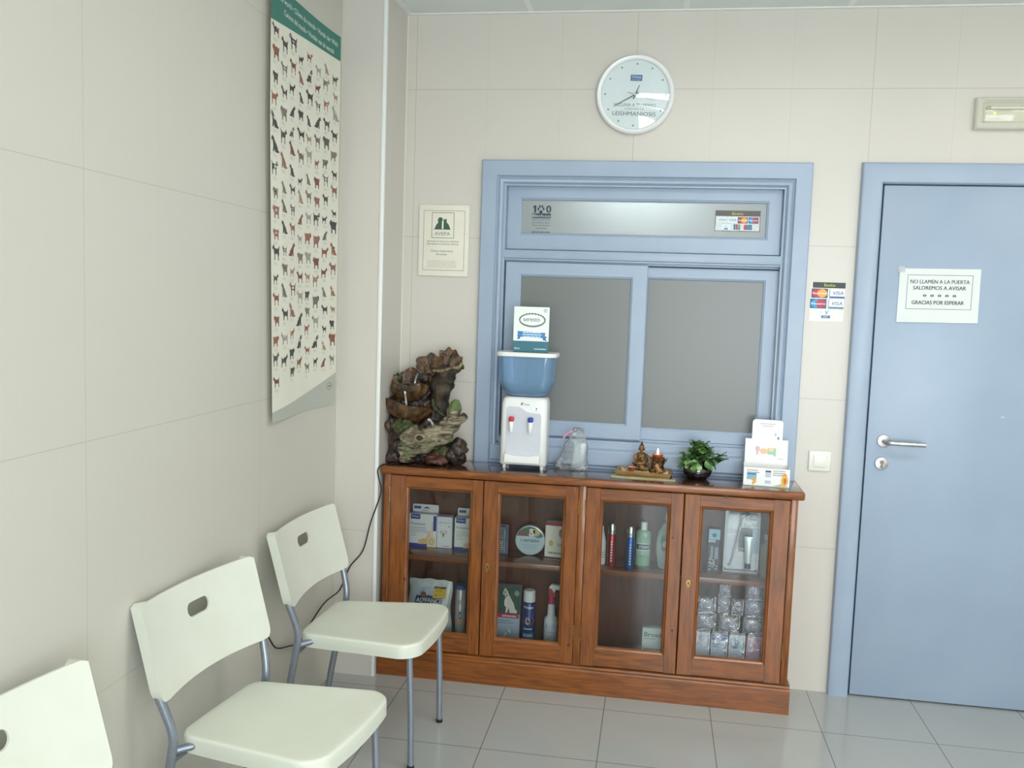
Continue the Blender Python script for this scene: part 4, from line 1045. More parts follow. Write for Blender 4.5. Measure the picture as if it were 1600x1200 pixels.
# statuette
gold = noisy('worn_gold', '#3c2211', '#a87c40', 60, .40, metal=.35, bump=.5, lo=.42, hi=.68)
bu = thing('buddha_statuette', 'small bronze gold seated meditating statuette on the pebble tray', 'statuette', tpos(-.016, .012, PB), tr_ang)
bm = B()
for c, rx, ry, rz in (((0, 0, .012), .036, .024, .012), ((0, 0, .020), .030, .020, .007), ((0, -.004, .029), .030, .017, .008), ((-.022, -.006, .029), .014, .012, .007), ((.022, -.006, .029), .014, .012, .007), ((0, -.015, .030), .014, .006, .0055),
                      ((0, .002, .044), .0165, .011, .017), ((0, .002, .058), .0205, .0105, .014), ((0, .001, .067), .021, .009, .007), ((0, 0, .077), .0058, .0058, .008), ((0, -.0005, .090), .0102, .0105, .0125), ((0, .001, .098), .0098, .0098, .008), ((0, .002, .1065), .0052, .0052, .0060),
                      ((0, .002, .114), .0026, .0026, .006), ((-.0105, .001, .087), .0022, .003, .007), ((.0105, .001, .087), .0022, .003, .007), ((0, -.0105, .0895), .0016, .0022, .0034), ((0, -.0096, .0842), .0038, .0016, .0013),
                      ((-.0042, -.0092, .0925), .0024, .0016, .0011), ((.0042, -.0092, .0925), .0024, .0016, .0011), ((0, -.0145, .037), .008, .004, .0032)):
    ellipsoid(bm, c, rx, ry, rz, 3)
tube(bm, [(-.019, .001, .066), (-.0245, -.002, .054), (-.0215, -.008, .044), (-.010, -.014, .046), (-.006, -.0135, .056)], [.0068, .0062, .0054, .0046, .0042], 12, smooth=4)
tube(bm, [(.019, .001, .066), (.0255, -.002, .053), (.0235, -.009, .041), (.010, -.0155, .037), (0, -.017, .037)], [.0068, .0062, .0054, .0046, .004], 12, smooth=4)
for i in range(26):
    a = 2*PI*i/26; ellipsoid(bm, (.036*math.cos(a), .024*math.sin(a), .010), .0044, .0036, .006, 1)
bm = fuse(bm, .0011, 1)
for v in bm.verts: v.co.z = max(v.co.z, 0)
part('figure', bm, gold, bu, local=True, angle=80)
# tealight bowl
cop = noisy('copper_red_glass', '#a24a28', '#c06a3c', 40, .25, metal=.4, coat=.5)
tl = thing('tealight_cup', 'small copper cup with unlit wax in front of the statuette on the tray', 'candle', tpos(-.047, -.026, PB), 0)
bm = B(); lathe(bm, [(.008, 0), (.011, .003), (.0185, .014), (.0205, .019), (.0195, .019), (.017, .014)], 0, 0, 32); part('cup', bm, cop, tl, local=True)
bm = B(); lathe(bm, [(.016, .0125), (.0185, .0165), (.002, .0168)], 0, 0, 24); part('wax', bm, noisy('wax_pale', '#d8cfcf', '#cfc2c2', 30, .4), tl, local=True)
# stump candle holder, lit
ch = thing('candle_holder', 'carved stump candle holder with a lit candle right of the statuette', 'candle holder', tpos(.050, .004, PB-.002), 0)
bm = B(); rings = []
for z, r in ((0, .030), (.004, .031), (.014, .026), (.030, .0235), (.046, .0245), (.056, .028), (.060, .0285), (.061, .024), (.050, .022)):
    rings.append([Vector(((r+.0022*math.sin(k*2*PI/48*7+z*90)+.0012*math.sin(k*2*PI/48*13))*math.cos(2*PI*k/48), (r+.0022*math.sin(k*2*PI/48*7+z*90))*math.sin(2*PI*k/48), z)) for k in range(48)])
ring_skin(bm, rings)
for s in (-1, 1): tube(bm, [(s*.026, -.003, .044), (s*.034, -.004, .052), (s*.037, -.004, .062)], [.005, .004, .001], 10)
for s in (-.5, 1.6, 3.0): ellipsoid(bm, (.024*math.cos(s-PI/2), .024*math.sin(s-PI/2), .042), .0065, .005, .009, 2, amp=.002, fr=200)
part('stump', bm, gold, ch, local=True, angle=60)
bm = B(); lathe(bm, [(.016, .054), (.0195, .058), (.0205, .074), (.0198, .0745), (.019, .068)], 0, 0, 32); part('cup', bm, cop, ch, local=True)
bm = B(); lathe(bm, [(.018, .060), (.0192, .0715), (.004, .0705)], 0, 0, 24); cd = part('wax', bm, mat('lit_wax', '#f2b89a', .4, emit='#ff9a70', estr=.5), ch, local=True)
bm = B(); lathe(bm, [(.0007, .070), (.0007, .076)], 0, 0, 8); part('wick', bm, M['rubber'], cd, local=True)
bm = B(); lathe(bm, [(.0012, .0735), (.0042, .078), (.0046, .082), (.0030, .089), (.0006, .097)], 0, 0, 16); part('flame', bm, mat('flame', '#ffffff', .5, emit='#ffd9a8', estr=9), cd, local=True)

# ================================================================== PLANT
pl = thing('potted_plant', 'small leafy green succulent in a round black glass bowl', 'plant', (.750, -.110, TOP))
bm = B(); lathe(bm, [(.030, 0), (.040, .002), (.053, .016), (.058, .034), (.054, .052), (.044, .064), (.042, .064), (.051, .050), (.053, .034)], 0, 0, 40, cap=(True, False)); part('bowl', bm, mat('black_glass', '#0e0c0f', .05, spec=.8, coat=1), pl, local=True)
bm = B(); lathe(bm, [(.049, .050), (.044, .057), (.001, .059)], 0, 0, 24); part('soil', bm, noisy('soil', '#2c211a', '#453529', 60, .9), pl, local=True)
bm = B(); lathe(bm, [(.036, -.0002), (.038, .003), (.034, .003)], 0, 0, 32); part('saucer', bm, clear('glass_saucer', '#dfe8ea', .08, .03), pl, local=True)
random.seed(21)
bs = B(); bl = B()
def leaf(bm, base, d, up, L, W):
    d = d.normalized(); s = d.cross(up).normalized(); n_ = s.cross(d).normalized()
    rows = []
    for k, (t, w, lift) in enumerate(((0, .12, 0), (.2, .55, .03), (.45, .95, .05), (.7, 1, .03), (.88, .7, -.03), (1, .12, -.10))):
        c = base+d*L*t+n_*L*lift
        rows.append([c-s*W*w+n_*W*.12, c+n_*0-n_*W*.10, c+s*W*w+n_*W*.12])
    for top in (0, 1):
        vs = [[bm.verts.new(q-n_*(.0012*top)) for q in r] for r in rows]
        for i in range(len(vs)-1):
            for j in range(2):
                f = (vs[i][j], vs[i][j+1], vs[i+1][j+1], vs[i+1][j]); bm.faces.new(f if not top else f[::-1])
stems = []
for i in range(30):
    a = random.uniform(0, 2*PI); r = random.uniform(.005, .052); hgt = random.uniform(.085, .150)-r*.45
    stems.append((r*math.cos(a), r*math.sin(a)*.8, hgt))
stems += [(.088, -.02, .100), (.075, -.03, .085), (-.060, -.02, .10), (-.050, -.03, .085), (.092, -.015, .080)]
for x, y, z in stems:
    b0 = Vector((x*.25, y*.25, .056)); tip = Vector((x, y, z)); mid = (b0+tip)/2+Vector((x*.1, y*.1, .012))
    tube(bs, [b0, mid, tip], [.0020, .0016, .0010], 6, smooth=3)
    for k, t in enumerate((1, .93, .8, .62, .45)):
        base = b0.lerp(tip, t)+Vector((0, 0, .01*(1-t))); a = random.uniform(0, PI)
        for s in (0, PI):
            d = Vector((math.cos(a+s+k*1.57), math.sin(a+s+k*1.57), random.uniform(-.5, .7) if t < .95 else random.uniform(.1, 1.0))); leaf(bl, base, d, Vector((0, 0, 1)), random.uniform(.019, .028), random.uniform(.0105, .0145))
for k in range(26):   # outer hanging leaves over the rim
    a = random.uniform(PI*.95, PI*2.05); r = random.uniform(.044, .056); base = Vector((r*math.cos(a), r*math.sin(a), random.uniform(.055, .09)))
    leaf(bl, base, Vector((math.cos(a)*.6, math.sin(a)*.6, random.uniform(-1, .1))), Vector((math.cos(a), math.sin(a), .4)), random.uniform(.025, .034), random.uniform(.0115, .015))
for v in list(bl.verts)+list(bs.verts): v.co.y = min(v.co.y, .078)
part('stems', bs, mat('plant_stem', '#4c5a34', .5), pl, local=True)
part('foliage', bl, noisy('plant_leaf', '#477240', '#8db46c', 28, .33, coat=.35), pl, local=True, angle=60)

# ================================================================== COUNTER DISPLAY BOX
q0, q1 = at(1161, 757.5, 2, TOP), at(1233, 763, 2, TOP)
rzd = math.atan2(q1.y-q0.y, q1.x-q0.x)
db = thing('counter_display_box', 'white open cardboard counter display with a printed backboard at the right end of the cabinet', 'box', ((q0.x+q1.x)/2, (q0.y+q1.y)/2, TOP), rzd)
W_ = (q1-q0).length; DD = .115; DH = .070; wh = pm('#f3f3f1', .4)
bm = B()
box(bm, -W_/2, W_/2, 0, .002, 0, DH); box(bm, -W_/2, W_/2, DD-.002, DD, 0, DH); box(bm, -W_/2, -W_/2+.002, .002, DD-.002, 0, DH); box(bm, W_/2-.002, W_/2, .002, DD-.002, 0, DH); box(bm, -W_/2, W_/2, 0, DD, 0, .002)
part('tray_box', bm, wh, db, local=True, smooth=False)
bm = B(); bo = [(-.082, 0), (.082, 0), (.080, .165), (.058, .165), (.058, .232), (.054, .239), (.047, .242), (-.047, .242), (-.054, .239), (-.058, .232), (-.058, .165), (-.082, .165)]
prism(bm, bo, lambda u, v, h: Vector((u, DD-.004+h+v*.06, v)), 0, .0015); bb = part('backboard', bm, wh, db, local=True, smooth=False)
random.seed(5)
bm = B()
for i in range(15): box(bm, -.080, .080, .006+i*.0068, .0062+i*.0068+.0042, .004, .052+random.uniform(0, .008), .001, 1, rot=Matrix.Rotation(random.uniform(-.004, .004), 3, 'X'))
o = part('sachets', bm, noisy('sachet_foil', '#c8c6c4', '#e8e8e6', 40, .3), db, local=True); o['kind'] = 'stuff'
p = Pr(lambda u, v, h: Vector((-W_/2+u, -h, v)))
p.lines(.012, .070, .058, 2, .008, .004, '#9d9c98', .3); p.lines(.108, .160, .060, 3, .008, .004, '#9d9c98', .3)
p.rect(.012, .024, .048, .050, '#7fb4cf'); p.rect(.014, .043, .046, .048, '#2f6f9f'); p.ell(.036, .026, .008, .006, '#e8b04a'); p.ell(.042, .018, .006, .007, '#e8b04a', keep=True); p.ell(.037, .011, .004, .006, '#e0a03a')
p.rect(.080, .012, .101, .062, '#c5c6d6'); p.rect(.080, .056, .101, .062, '#34355c'); p.rect(.080, .024, .101, .036, '#f2f2f6')
p.ell(.152, .044, .009, .010, '#e2a03a'); p.ell(.152, .026, .013, .020, '#e8b04a'); p.poly([(.120, .006), (.145, .006), (.146, .022), (.134, .012)], '#eac06a'); p.ell(.153, .026, .005, .012, '#c96a34'); p.rect(.116, .004, .163, .0065, '#9fb57a')
p.out('printed_label', db, local=True)
p = Pr(lambda u, v, h: Vector((-.082+u, DD-.004-h+v*.06, v)))
p.lines(.050, .115, .224, 2, .009, .004, '#bdbec4', .4, True); p.rect(.086, .106, .118, .132, '#a9cbb4'); p.ell(.072, .118, .016, .011, '#f0c49a'); p.ell(.100, .126, .010, .008, '#f2d9a2'); p.ell(.048, .126, .009, .011, '#e6b8c4'); p.rect(.044, .104, .050, .118, '#c8b8bc'); p.rect(.110, .100, .116, .106, '#8fae9a')
p.ell(.113, .186, .004, .007, '#c9cbcf', 12); p.ell(.124, .172, .004, .006, '#7a7d82', 12); p.lines(.125, .150, .090, 1, .01, .003, '#c4c6ca', 0)
p.out('printed_label', db, local=True)

# ================================================================== CABINET CONTENTS
SZ, FZ = .4945, .1285
def bottle(name, label, cat, x, y, z, prof, cap, bodymat, capmat, sx=1, sy=1, draw=None, R=None, rz=0, extra=None, group=None):
    t = thing(name, label, cat, (x, y, z), rz, group)
    bm = B(); lathe(bm, prof, 0, 0, 32, 0, sx, sy); part('body', bm, bodymat, t, local=True, angle=50)
    if cap: bm = B(); lathe(bm, cap, 0, 0, 28); part('cap', bm, capmat, t, local=True, angle=40)
    if draw:
        p = Pr(lambda u, v, h: Vector(((R+h)*sx*math.sin(u/(R*sx)), -(R+h)*sy*math.cos(u/(R*sx)), v)), lift=.0006)
        draw(p); p.out('printed_label', t, local=True)
    return t
# --- first door, upper shelf
def d_prev(p, w, h):
    p.rect(0, 0, w*.66, h*.10, '#2f3f9b'); p.rect(w*.05, h*.84, w*.40, h*.99, '#34489c'); p.text('Virbac', w*.22, h*.89, h*.10, '#dfe6f4', width=w*.28)
    p.rect(w*.88, h*.50, w*.99, h*.96, '#3a4a9f'); p.rect(w*.83, h*.25, w*.86, h*.78, '#e8c25a')
    p.text('Prevental', w*.07, h*.66, h*.12, '#5f6f9f', 'L', width=w*.50, bold=.01); p.lines(w*.07, w*.68, h*.57, 3, h*.06, h*.025, '#b0b6c4', .35); p.lines(w*.07, w*.3, h*.40, 2, h*.07, h*.022, '#b0b6c4', .2)
    p.poly([(w*.33, h*.08), (w*.36, h*.22), (w*.62, h*.26), (w*.72, h*.50), (w*.78, h*.5), (w*.80, h*.1)], '#efc9a0'); p.ell(w*.55, h*.20, w*.12, h*.06, '#e9c46c'); p.rect(w*.68, h*.02, w*.97, h*.30, '#efdcb6'); p.ring(w*.83, h*.17, w*.09, h*.09, w*.03, '#d0b070')
def hdr(t, hw, z, y, kc='#34489c'):
    p = Pr(lambda u, v, h: Vector((-hw/2+u, y-h, z+v))); p.rect(hw*.05, .014, hw*.32, .026, kc); p.rect(hw*.42, .017, hw*.66, .021, '#26262a'); p.ell(hw*.54, .022, .004, .0035, '#26262a', 12); p.lines(hw*.36, hw*.62, .006, 1, .01, .004, '#b4b4bc', 0); p.out('tab_print', t, local=True)
bx = carton('pet_care_carton', 'white blue and peach carton with hanging tab, leftmost on the shelf behind the first door', 'box', -.366, -.078, SZ, .118, .045, .140, 0, '#f0f0ee', '#f0f0ee', d_prev, header=(.112, .036, '#e8e8ea')); hdr(bx, .112, .138, .0195)
def d_beauty(p, w, h):
    p.rect(0, h*.965, w, h, '#6a5f8c'); p.text('NEW BEAUTY', w*.5, h*.76, h*.07, '#9b9ba0', width=w*.8); p.rect(w*.72, h*.66, w*.86, h*.68, '#6a6a72')
    p.ell(w*.42, h*.46, w*.17, h*.11, '#e6e3de'); p.ell(w*.24, h*.49, w*.05, h*.06, '#c9c2bb', keep=True); p.ell(w*.60, h*.49, w*.05, h*.06, '#c9c2bb', keep=True); p.ell(w*.42, h*.42, w*.06, h*.035, '#4a4644'); p.ell(w*.35, h*.49, w*.02, h*.012, '#3a3634', 8); p.ell(w*.49, h*.49, w*.02, h*.012, '#3a3634', 8, True); p.ell(w*.42, h*.36, w*.04, h*.035, '#b5767a', 10)
    p.lines(w*.4, w*.85, h*.05, 1, .01, .003, '#8f8f98', 0)
carton('slim_carton', 'slim white carton printed with a dog face, middle of the shelf behind the first door', 'box', -.273, -.074, SZ, .064, .030, .138, 0, '#dcdce2', '#eceef2', d_beauty)
bx = carton('pet_care_carton', 'white blue and peach carton half hidden by the right side of the first door frame', 'box', -.168, -.090, SZ, .118, .045, .138, 0, '#f0f0ee', '#e9ede4', d_prev, header=(.112, .036, '#e2e6dc')); hdr(bx, .112, .136, .0195)
# --- first door, lower shelf
fb = thing('food_pouch', 'white foil pouch with yellow label behind the lower pane of the first door', 'pouch', (-.320, -.105, FZ), 0)
bm = B(); NU, NV = 24, 20
def pou(u, v, s):
    a = abs(2*u-1); th = .030*math.sqrt(max(0, 1-a**4))*(1-v**3)
    return Vector((-.092+.184*u+.004*math.sin(v*9), s*th+.004*noise.noise(Vector((u*7, v*8, s))), .240*v-.004*a*v+.0015*math.sin(u*17)*v))
fr_ = [[bm.verts.new(pou(i/NU, j/NV, -1)) for i in range(NU+1)] for j in range(NV+1)]; bk_ = [[bm.verts.new(pou(i/NU, j/NV, 1)) for i in range(NU+1)] for j in range(NV+1)]
for g in (fr_, bk_):
    for j in range(NV):
        for i in range(NU): bm.faces.new((g[j][i], g[j][i+1], g[j+1][i+1], g[j+1][i]))
part('pouch', bm, noisy('foil_white', '#d8dcda', '#c5cbc8', 20, .22, bump=.8, bscale=35, coat=.5), fb, local=True)
p = Pr(lambda u, v, h: pou(u/.184, v/.24, -1)+Vector((0, -h-.0008, 0)))
p.rect(.022, .02, .150, .208, '#b9c6d2', 24, 20); p.lift = .0022; p.rect(.036, .140, .150, .174, '#2b3552', 16, 5); p.lift = .0034; p.text('ADVANCE', .095, .147, .026, '#e6eaf0', width=.110, bold=.02); p.ell(.066, .180, .012, .010, '#8a5a44'); p.rect(.108, .168, .160, .212, '#e0b52e', 5, 3); p.rect(.108, .206, .160, .214, '#35322c', 5, 1); p.text('25', .128, .178, .030, '#b8702a', bold=.03); p.out('printed_label', fb, local=True)
def d_tube(p):
    p.lines(-.012, .014, .150, 2, .010, .004, '#a8a09a', .3); p.ell(.004, .088, .007, .015, '#5d5a58'); p.poly([(.000, .100), (.002, .110), (.005, .102), (.008, .110), (.009, .100)], '#5d5a58'); p.rect(-.030, .058, .030, .070, '#d29a62', 12)
bottle('powder_tin', 'tall silver tin with a dark blue lid beside the foil pouch', 'tin', -.196, -.075, FZ, [(.0215, 0), (.0225, .003), (.0225, .196), (.021, .199)], [(.0225, .199), (.0228, .202), (.0228, .215), (.018, .219)], noisy('tin_silver', '#b9b6b4', '#c9c6c4', 40, .3, metal=.3), mat('dark_blue_cap', '#3a5a86', .35), draw=d_tube, R=.0225)
carton('white_carton', 'white carton edge just showing beside the right frame of the first door, lower level', 'box', -.118, -.09, FZ, .045, .05, .100, 0, '#cfc8bc', '#d4cdc2')
# --- second door, upper shelf
def d_blis(p, w, h): p.rect(w*.05, h*.55, w*.6, h*.95, '#4f8f6a'); p.rect(w*.05, h*.60, w*.5, h*.82, '#3a5a9a'); p.lines(w*.1, w*.7, h*.4, 5, h*.07, h*.03, '#dfe4ea', .2); p.rect(w*.72, h*.02, w*.76, h*.98, '#d9dde2')
bl_ = thing('blister_pack', 'clear blister pack with blue and green card, left edge behind the second door', 'packet', (-.028, -.085, SZ), 0)
bm = B(); box(bm, -.028, .028, 0, .0015, 0, .122); part('card', bm, pm('#7a86a8'), bl_, False, local=True)
bm = B(); rr = []
for z, w, d in ((.004, .04, .002), (.008, .046, .024), (.10, .046, .028), (.114, .040, .020), (.120, .036, .002)): rr.append([Vector((sx*w/2, y, z)) for sx, y in ((-1, 0), (-1, -d), (1, -d), (1, 0))])
ring_skin(bm, rr); part('clear_shell', bm, M['film'], bl_, local=True)
p = Pr(lambda u, v, h: Vector((-.028+u, -.0004-h, v))); d_blis(p, .056, .12); p.out('printed_label', bl_, local=True)
tn = thing('collar_tin', 'round pale blue tin with a dog picture standing upright behind the second door', 'tin', (.090, -.070, SZ), math.radians(3))
bm = B(); c = Vector((0, .016, .0625)); disc(bm, c, (0, -1, 0), .0625, .030, 56, bev=.004); part('tin_body', bm, mat('tin_rim', '#c8d0d2', .3, .5), tn, local=True)
p = Pr(lambda u, v, h: Vector((u, -.0142-h, .0625+v)))
p.ell(0, 0, .0585, .0585, '#c2d6dc', 48); 
def seg_(p, r, v0, c, n=20):
    a0 = math.asin(v0/r); p.poly([(r*math.cos(a0+(PI-2*a0)*i/n), r*math.sin(a0+(PI-2*a0)*i/n)) for i in range(n+1)], c)
seg_(p, .0585, .018, '#4f6f5a'); p.ell(.020, .035, .022, .016, '#c9b98a', 16); p.ell(.005, .034, .014, .017, '#ece6da', 18); p.ell(-.007, .036, .005, .010, '#8a6a4c', 10); p.ell(.016, .038, .005, .009, '#3f3530', 10); p.ell(.004, .028, .0035, .003, '#2c2826', 8); p.rect(-.042, .018, -.022, .032, '#c4343c'); p.ell(.035, .016, .014, .004, '#3f8fa4', 14)
p.text('seresto', .006, -.006, .024, '#2f4a5a', width=.064, bold=.02); p.rect(-.040, -.006, -.031, .006, '#8fb6c4'); p.lines(-.036, .036, -.018, 3, .008, .0025, '#9fb6c0', .3, True)
p.out('printed_label', tn, local=True)
def d_sor(p, w, h): p.rect(0, h*.90, w, h, '#8c1f2c'); p.rect(0, h*.94, w, h*.955, '#c43a44'); p.ell(w*.74, h*.70, w*.18, h*.15, '#a8a076'); p.ell(w*.74, h*.70, w*.14, h*.12, '#6f6a48'); p.ell(w*.70, h*.68, w*.05, h*.09, '#c9b98a', 10); p.ell(w*.26, h*.40, w*.09, h*.09, '#dcbc5a'); p.text('Soria', w*.66, h*.34, h*.12, '#6a6a5a', width=w*.30); p.lines(w*.16, w*.86, h*.10, 1, .01, h*.05, '#9c9480', 0)
carton('cream_carton', 'cream carton with dark red top leaning at the right side of the second door shelf', 'box', .205, -.092, SZ, .100, .045, .145, math.radians(-6), '#eeeade', '#eeeade', d_sor, tilt=-.04)
# --- second door, lower
def d_adv(p, w, h): p.rect(0, h*.50, w, h, '#3c5348'); p.rect(0, h*.42, w*.96, h*.50, '#b4344c'); p.text('advantix', w*.55, h*.44, h*.06, '#ffffff', width=w*.62, bold=.02); p.poly([(w*(.22+.66*a), h*(.515+.46*b)) for a, b in D2], '#e0dacd'); p.ell(w*.34, h*.885, w*.07, h*.035, '#b99a78', 12); p.ell(w*.38, h*.70, w*.06, h*.08, '#f0ece2', 12); p.ell(w*.42, h*.83, w*.03, h*.02, '#3a3330', 8); p.ring(w*.85, h*.88, w*.09, h*.045, w*.02, '#cfd8d4'); p.rect(w*.84, h*.85, w*.86, h*.91, '#cfd8d4'); p.rect(w*.79, h*.875, w*.91, h*.885, '#cfd8d4'); p.lines(w*.08, w*.8, h*.36, 2, h*.04, h*.014, '#6f7f96', .3); p.poly([(w*.3, h*.06), (w*.36, h*.05), (w*.46, h*.14), (w*.42, h*.16)], '#eef2f6'); p.poly([(w*.5, h*.2), (w*.55, h*.22), (w*.64, h*.16), (w*.6, h*.14)], '#eef2f6')
carton('dog_parasite_carton', 'green and grey carton with a sitting dog picture, lower left of the second door', 'box', .012, -.095, FZ, .098, .040, .232, 0, '#8f9fae', '#aebccb', d_adv)
def d_can(p): p.poly([(-.024, .138), (.026, .150), (.026, .165), (-.024, .165)], '#c23a44'); p.text('Pulgas', .001, .150, .014, '#ffffff', width=.038, bold=.03); p.ell(.004, .098, .021, .018, '#d8525a'); p.ell(-.001, .096, .009, .014, '#e6ddd2', 12); p.ell(-.006, .108, .006, .006, '#9a6a44', 10); p.ell(.008, .088, .007, .010, '#6a4a3c', 10); p.lines(-.018, .018, .060, 1, .01, .006, '#cfe0f0', 0, True); p.rect(-.028, .018, .028, .046, '#3f86bf', 10); p.lines(-.018, .018, .030, 1, .01, .010, '#d9e8f4', 0)
bottle('spray_can', 'blue spray can with a white cap between the dog carton and the trigger bottle', 'spray can', .098, -.085, FZ, [(.025, 0), (.0265, .003), (.0265, .168), (.024, .173), (.019, .176)], [(.0245, .174), (.0250, .178), (.0245, .218), (.021, .222)], mat('can_blue', '#28437f', .3, .2, coat=.4), M['white'], draw=d_can, R=.0265)
sp_ = bottle('trigger_spray_bottle', 'white trigger spray bottle with red collar, lower right of the second door', 'spray bottle', .190, -.085, FZ, [(.026, 0), (.029, .004), (.029, .095), (.026, .112), (.0165, .122), (.0150, .160), (.013, .172), (.013, .180)], [(.0150, .172), (.0155, .176), (.0145, .190), (.012, .205)], noisy('bottle_white', '#d9dee2', '#e2e6e9', 20, .3), mat('raspberry_cap', '#b52a48', .3, coat=.3),
             draw=lambda p: (p.rect(-.016, .072, .014, .092, '#2f4488'), p.lines(-.012, .010, .080, 1, .01, .004, '#cdd6ea', 0), p.text('Defendog', .001, .054, .012, '#8a96b0', width=.036), p.lines(-.016, .018, .044, 3, .008, .0025, '#b4bcc8', .3)), R=.029)
bm = B(); pr_ = [(-.012, .215), (-.010, .245), (-.002, .254), (.040, .250), (.060, .240), (.062, .226), (.046, .224), (.028, .236), (.014, .236), (.012, .215)]
prism(bm, pr_, lambda u, v, h: Vector((u, h, v)), -.011, .011); bmesh.ops.bevel(bm, geom=bm.edges[:], offset=.002, segments=2, affect='EDGES'); part('spray_head', bm, M['white'], sp_, local=True, angle=50)
bm = B(); prism(bm, [(-.011, .203), (-.013, .235), (-.002, .238), (.010, .222), (.020, .212), (.012, .202)], lambda u, v, h: Vector((u, h, v)), -.0125, .0125); part('trigger', bm, mat('raspberry_trigger', '#b52a48', .3, coat=.3), sp_, local=True)
# --- third door, upper
bottle('lotion_bottle', 'white lotion bottle mostly hidden behind the left frame of the third door', 'bottle', .385, -.118, SZ, [(.019, 0), (.021, .004), (.020, .09), (.014, .12), (.009, .135), (.008, .155)], None, M['white'], M['white'], draw=lambda p: p.lines(.004, .020, .05, 3, .01, .004, '#9a9a9e', .2), R=.0212)
chrome = mat('chrome_cap', '#d8d8dc', .15, .9)
for x, y, c1, lb in ((.428, -.142, '#b0242c', 'slim metallic red spray tube with chrome cap behind the third door'), (.503, -.170, '#1f5fae', 'slim metallic blue spray tube with chrome cap in front of the green bottle')):
    bottle('spray_tube', lb, 'spray tube', x, y, SZ, [(.0155, 0), (.0168, .003), (.0168, .128), (.0150, .131)], [(.0150, .131), (.0152, .134), (.0150, .172), (.013, .175)], mat('metallic_'+c1.strip('#'), c1, .28, .55, coat=.3), chrome,
           draw=lambda p: [p.rect(-.0022, .022+k*.011, .0042, .029+k*.011, '#e8b0b4' if False else '#cfd6e2') for k in range(8)], R=.0168, group='slim spray tubes')
def d_green(p):
    p.rect(-.030, .045, .030, .115, '#a3c9ae', 12); p.rect(-.031, .090, .031, .093, '#e6f0ea', 12); p.rect(-.031, .068, .031, .088, '#27504c', 12); p.text('SYNWS', .004, .072, .018, '#e8f0ee', width=.044, bold=.04, shear=.15); p.rect(-.031, .063, .031, .066, '#e6f0ea', 12); p.poly([(-.008, .105), (.003, .120), (.014, .105)], '#2a4a5a'); p.ell(-.004, .046, .012, .007, '#3c6f58', 14)
bottle('shampoo_bottle', 'pale green square bottle with a white cap behind the blue tube', 'bottle', .553, -.095, SZ, [(.026, 0), (.028, .004), (.028, .132), (.024, .142), (.010, .147), (.010, .150)], [(.0125, .146), (.0125, .175), (.011, .178)], noisy('shampoo_green', '#8fbf9f', '#9ccaab', 10, .25, coat=.4), M['white'], 1.05, .62, draw=d_green, R=.028)
bottle('oval_bottle', 'pale grey-green oval bottle cut off by the right frame of the third door', 'bottle', .648, -.120, SZ, [(.026, 0), (.034, .006), (.043, .06), (.044, .10), (.038, .145), (.022, .175), (.012, .185), (.011, .20)], [(.013, .198), (.013, .225), (.011, .228)], noisy('bottle_sage', '#b6c8bc', '#c2d2c6', 10, .3, coat=.3), M['white'], 1, .55, draw=lambda p: (p.ell(-.012, .115, .016, .030, '#4c7a76'), p.ell(-.014, .084, .010, .008, '#8a6a5a')), R=.044)
# --- third door, lower
carton('medicine_carton', 'small pale carton with dark lettering alone at the bottom of the third door', 'box', .612, -.150, FZ, .092, .03, .128, math.radians(2), '#c2ccc4', '#cdd8d2', lambda p, w, h: (p.text('Broad', w*.08, h*.72, h*.21, '#3f5a58', 'L', width=w*.72, bold=.03), p.lines(w*.08, w*.6, h*.64, 1, .01, h*.03, '#90a09c', .2), [p.ell(w*(.13+.105*k), h*.33, w*.03, h*.02, '#4a5a58', 8, k > 0) for k in range(8)], p.lines(w*.08, w*.9, h*.16, 2, h*.06, h*.02, '#a4b2ae', .3)))
# --- fourth door, upper
def d_paste(p, w, h): p.rect(0, h*.76, w, h, '#9fd0e2'); p.ell(w*.5, h*.86, w*.2, h*.05, '#3f5f74', 12); p.rect(0, h*.69, w*.62, h*.75, '#c6c9d0'); p.rect(0, 0, w*.06, h*.68, '#2c2f3c'); p.text('Petosan', w*.44, h*.44, w*.42, '#e2e6ee', bold=.02, rot=PI/2); p.lines(w*.60, w*.9, h*.30, 1, .01, h*.28, '#aab0be', 0); [p.ell(w*random.uniform(.15, .85), h*random.uniform(.03, .3), w*.11, h*.016, '#c9ccd4', 8, k > 0) for k in range(12)]
carton('toothpaste_carton', 'narrow dark carton with pale blue top, left of the white kit behind the fourth door', 'box', .830, -.108, SZ, .044, .034, .170, 0, '#4a4c58', '#3c3f4c', d_paste)
kt = thing('toothbrush_kit', 'white backed blister kit with a long brush and a toothpaste tube behind the fourth door', 'packet', (.938, -.092, SZ), 0)
bm = B(); prism(bm, rrect(.136, .256, .004, 3, 0, .128), lambda u, v, h: Vector((u, h+(v*.02), v)), 0, .002); part('backing_card', bm, pm('#e9ebee'), kt, False, local=True)
bm = B(); tube(bm, [(-.047, -.006, .028), (-.040, -.012, .040), (-.022, -.016, .12), (-.008, -.014, .20), (-.004, -.012, .222)], [.006, .004, .0042, .0045, .006], 12, smooth=4); ellipsoid(bm, (.002, -.014, .232), .015, .007, .009, 3, rot=Matrix.Rotation(-.3, 3, 'Y')); part('brush', bm, mat('brush_grey', '#b9bcc4', .3, coat=.4), kt, local=True)
bm = B(); rr = []
for z, w, d in ((.045, .0245, .0245), (.06, .0265, .026), (.10, .032, .020), (.142, .038, .006), (.150, .040, .002)): rr.append([Vector((.026+w/2*math.cos(2*PI*k/24), -.016+d/2*math.sin(2*PI*k/24), z)) for k in range(24)])
ring_skin(bm, rr); tbb = part('paste_tube', bm, mat('tube_white', '#dfe6e4', .3, .2, coat=.3), kt, local=True)
